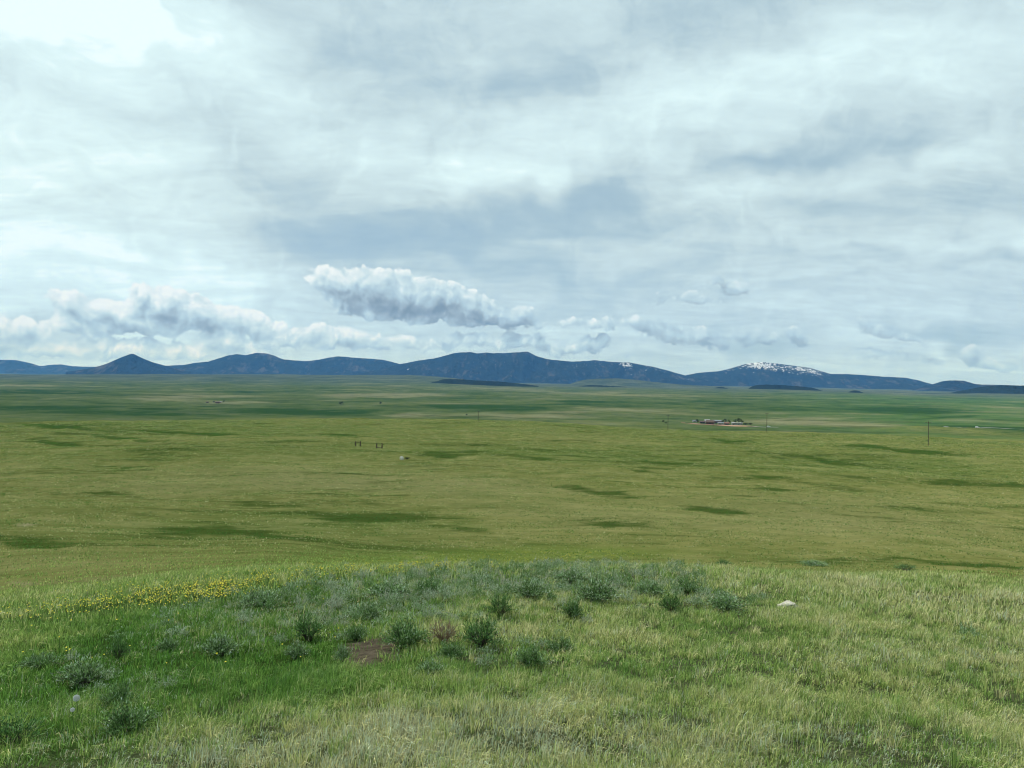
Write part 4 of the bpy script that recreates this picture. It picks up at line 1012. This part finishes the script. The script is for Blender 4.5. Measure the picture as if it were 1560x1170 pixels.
wis = t.math('ADD', t.math('MULTIPLY', t.math('SUBTRACT', s1, .5), .62), t.math('ADD', t.math('MULTIPLY', t.math('SUBTRACT', s2, .5), .32), t.math('ADD', t.math('MULTIPLY', t.math('SUBTRACT', s3, .5), .38), t.math('MULTIPLY', t.math('SUBTRACT', s4, .5), .26))))
hb_ = t.math('ADD', t.math('ADD', B, 0.50), wis)
veil = t.ramp(hb_, [(0.0, lin(158, 188, 203)), (0.25, lin(173, 200, 212)), (0.5, lin(196, 219, 227)), (0.72, lin(212, 236, 242)), (0.9, lin(224, 249, 253)), (1.0, (.86, 1.02, 1.06))], 'LINEAR')
veil_cov = t.rng(hb_, 0.05, 0.5, 0.80, 1.0)
skyc = t.mix(veil_cov, sky.outputs[0], t.vmath('SCALE', veil, scale=10.0))
# ---- cumulus
CUM = [  # each cloud: (base row at left, base row at right, x-left, x-right), [lobes x, y, rx, ry, tilt], brightness
    ((478, 508, 470, 860), [(500, 428, 30, 24, 0), (528, 440, 46, 36, 20), (575, 446, 54, 38, 15), (620, 460, 62, 44, 12), (672, 468, 60, 40, 10), (720, 476, 54, 32, 8), (768, 484, 50, 24, 8), (800, 494, 40, 10, 5), (600, 486, 60, 20, 0), (530, 468, 40, 22, 25)]),
    ((531, 531, 395, 640), [(420, 520, 50, 18, 0), (480, 514, 60, 16, 0), (535, 512, 50, 17, 5), (585, 522, 48, 14, 12), (340, 522, 60, 18, 0)]),
    ((512, 512, 85, 420), [(118, 464, 32, 16, 15), (160, 476, 50, 22, 10), (222, 452, 30, 20, 10), (250, 468, 60, 30, 5), (310, 478, 58, 26, 8), (365, 490, 44, 20, 8), (200, 495, 110, 26, 0), (400, 505, 60, 16, 0), (110, 500, 60, 20, 0)]),
    ((548, 548, -80, 420), [(-40, 505, 90, 22, 0), (40, 502, 60, 16, 0), (70, 530, 90, 14, 0), (200, 530, 110, 16, 0), (300, 535, 110, 13, 0), (0, 540, 80, 10, 0), (380, 540, 60, 12, 0)]),
    ((525, 540, 960, 1240), [(985, 500, 26, 14, 10), (1020, 507, 46, 14, 5), (1070, 512, 40, 12, 0), (1150, 515, 42, 12, 0), (1215, 513, 24, 11, 10), (1086, 528, 24, 9, 0)]),
    ((530, 560, 1260, 1430), [(1290, 546, 28, 11, 0), (1322, 542, 34, 14, 5), (1362, 549, 30, 10, 5), (1400, 554, 28, 5, 0)]),
    ((510, 530, 1300, 1420), [(1325, 498, 20, 8, 15), (1352, 508, 34, 9, 15), (1385, 520, 28, 6, 10)]),
    ((565, 566, 1440, 1640), [(1472, 543, 17, 14, 10), (1492, 552, 20, 12, 20), (1520, 556, 24, 8, 0), (1560, 555, 30, 8, 0)]),
    ((462, 462, 1000, 1110), [(1040, 455, 36, 8, 3), (1075, 459, 24, 5, 0)]),
    ((452, 452, 1080, 1150), [(1100, 428, 14, 9, 20), (1122, 440, 20, 11, 10)]),
    ((542, 545, 610, 900), [(650, 525, 50, 12, 0), (720, 518, 60, 11, 0), (790, 522, 50, 12, 0), (905, 524, 26, 13, 0), (850, 530, 40, 10, 0)]),
    ((505, 505, 860, 960), [(900, 494, 50, 8, 0), (945, 500, 30, 6, 0)]),
]
def make_group():
    g = bpy.data.node_groups.new('cumulus_shape', 'ShaderNodeTree')
    g.interface.new_socket('Vector', in_out='INPUT', socket_type='NodeSocketVector')
    g.interface.new_socket('Shape', in_out='OUTPUT', socket_type='NodeSocketFloat')
    t = NT(g); gi = t.new('NodeGroupInput'); go = t.new('NodeGroupOutput')
    v = gi.outputs[0]; VR = rotated(t, v)
    tot = None
    for (bl, br, xl, xr), lobes in CUM:
        S = None
        for (x, y, rx, ry, an) in lobes:
            ln = blob_node(t, VR, x, y, rx, ry, an)
            w = t.math('MULTIPLY_ADD', ln, -ry / 100, ry / 100)
            S = w if S is None else t.math('SMOOTH_MAX', S, w, 0.05)
        x0, y0 = sp(xl, bl); x1, y1 = sp(xr, br); an = math.atan2(y1 - y0, x1 - x0)
        hgt = t.vmath('DOT_PRODUCT', v, (-math.sin(an) * .8, math.cos(an) * .8, 0), out=1)      # flat base line
        S = t.math('SMOOTH_MIN', S, t.math('SUBTRACT', hgt, .8 * (-math.sin(an) * x0 + math.cos(an) * y0)), 0.08)
        tot = S if tot is None else t.math('MAXIMUM', tot, S)
    t.put(go.inputs[0], t.math('MAXIMUM', tot, -0.6))
    return g
def make_billow():
    g = bpy.data.node_groups.new('cumulus_billow', 'ShaderNodeTree')
    g.interface.new_socket('Vector', in_out='INPUT', socket_type='NodeSocketVector')
    g.interface.new_socket('Density', in_out='OUTPUT', socket_type='NodeSocketFloat')
    t = NT(g); gi = t.new('NodeGroupInput'); go = t.new('NodeGroupOutput')
    v = gi.outputs[0]
    nA_ = t.noise(v, 3.4, 6, 0.62, 0.0)
    nV = t.voro(v, 3.9, 2.0, 0.5)
    t.put(go.inputs[0], t.math('ADD', t.math('MULTIPLY', t.math('SUBTRACT', nA_, .5), .20), t.math('MULTIPLY', t.math('SUBTRACT', .42, nV), .13)))
    return g
G1 = make_group(); G2 = make_billow()
def ev(g, vec):
    nd = t.new('ShaderNodeGroup'); nd.node_tree = g; t.put(nd.inputs[0], vec); return nd.outputs[0]
Pc = warp(t, P, 1.5, 3, .34, .16)
S0 = ev(G1, Pc)
S1 = ev(G1, t.vmath('ADD', Pc, (-0.06, 0.16, 0)))
N0 = ev(G2, Pc); N1 = ev(G2, t.vmath('ADD', Pc, (-0.04, 0.08, 0))); N2 = ev(G2, t.vmath('ADD', Pc, (-0.08, 0.20, 0)))
D0 = t.math('ADD', t.math('MULTIPLY_ADD', S0, 1.4, N0), 0.055)
mask = t.rng(D0, -0.005, 0.05, smooth=True)
lit = t.math('ADD', t.math('MULTIPLY', t.math('SUBTRACT', N0, N1), 1.9), t.math('MULTIPLY', t.math('SUBTRACT', N0, N2), 1.3))
lit = t.math('MULTIPLY_ADD', t.math('SUBTRACT', S0, S1), 2.3, lit)
lit = t.math('ADD', lit, t.math('MULTIPLY', D0, -0.9))
lit = t.math('ADD', lit, t.rng(az_, -.30, .20, .72, .36))
cumc = t.ramp(lit, [(0.0, lin(126, 147, 163)), (0.25, lin(153, 173, 187)), (0.5, lin(180, 206, 219)), (0.72, lin(208, 230, 236)), (1.0, lin(244, 252, 252))])
skyc = t.mix(t.math('MULTIPLY', mask, t.rng(az_, .13, .19, .94, .68)), skyc, t.vmath('SCALE', cumc, scale=10.0))
skyc = t.mix(t.rng(el_, .0, .22, 1.0, 0.0, smooth=True), skyc, (.90, .965, 1.07), 'MULTIPLY')
t.put(bg.inputs['Color'], skyc); bg.inputs['Strength'].default_value = 0.1
t.l.new(bg.outputs[0], wout.inputs[0])
world.cycles.sampling_method = 'MANUAL'; world.cycles.sample_map_resolution = 512

sd = bpy.data.lights.new('sun', 'SUN'); sun = bpy.data.objects.new('sun', sd); col.objects.link(sun)
sd.energy = 4.3; sd.angle = R(1.0); sd.color = (1.0, 0.95, 0.87)
sv = Vector((math.sin(SUN_AZ) * math.cos(SUN_EL), math.cos(SUN_AZ) * math.cos(SUN_EL), math.sin(SUN_EL)))
sun.rotation_euler = sv.to_track_quat('Z', 'Y').to_euler()

scn.view_settings.view_transform = 'Standard'; scn.view_settings.look = 'None'
scn.view_settings.exposure = 0.0; scn.view_settings.gamma = 1.0; scn.view_settings.use_curve_mapping = False
scn.cycles.max_bounces = 6; scn.cycles.diffuse_bounces = 2; scn.cycles.use_adaptive_sampling = True; scn.cycles.adaptive_threshold = 0.02; scn.cycles.glossy_bounces = 2; scn.cycles.transmission_bounces = 3
scn.cycles.pixel_filter_type = 'BLACKMAN_HARRIS'; scn.cycles.filter_width = 1.1; scn.cycles.volume_bounces = 0; scn.cycles.use_denoising = True
print('SCRIPT TIME', time.time() - T0)
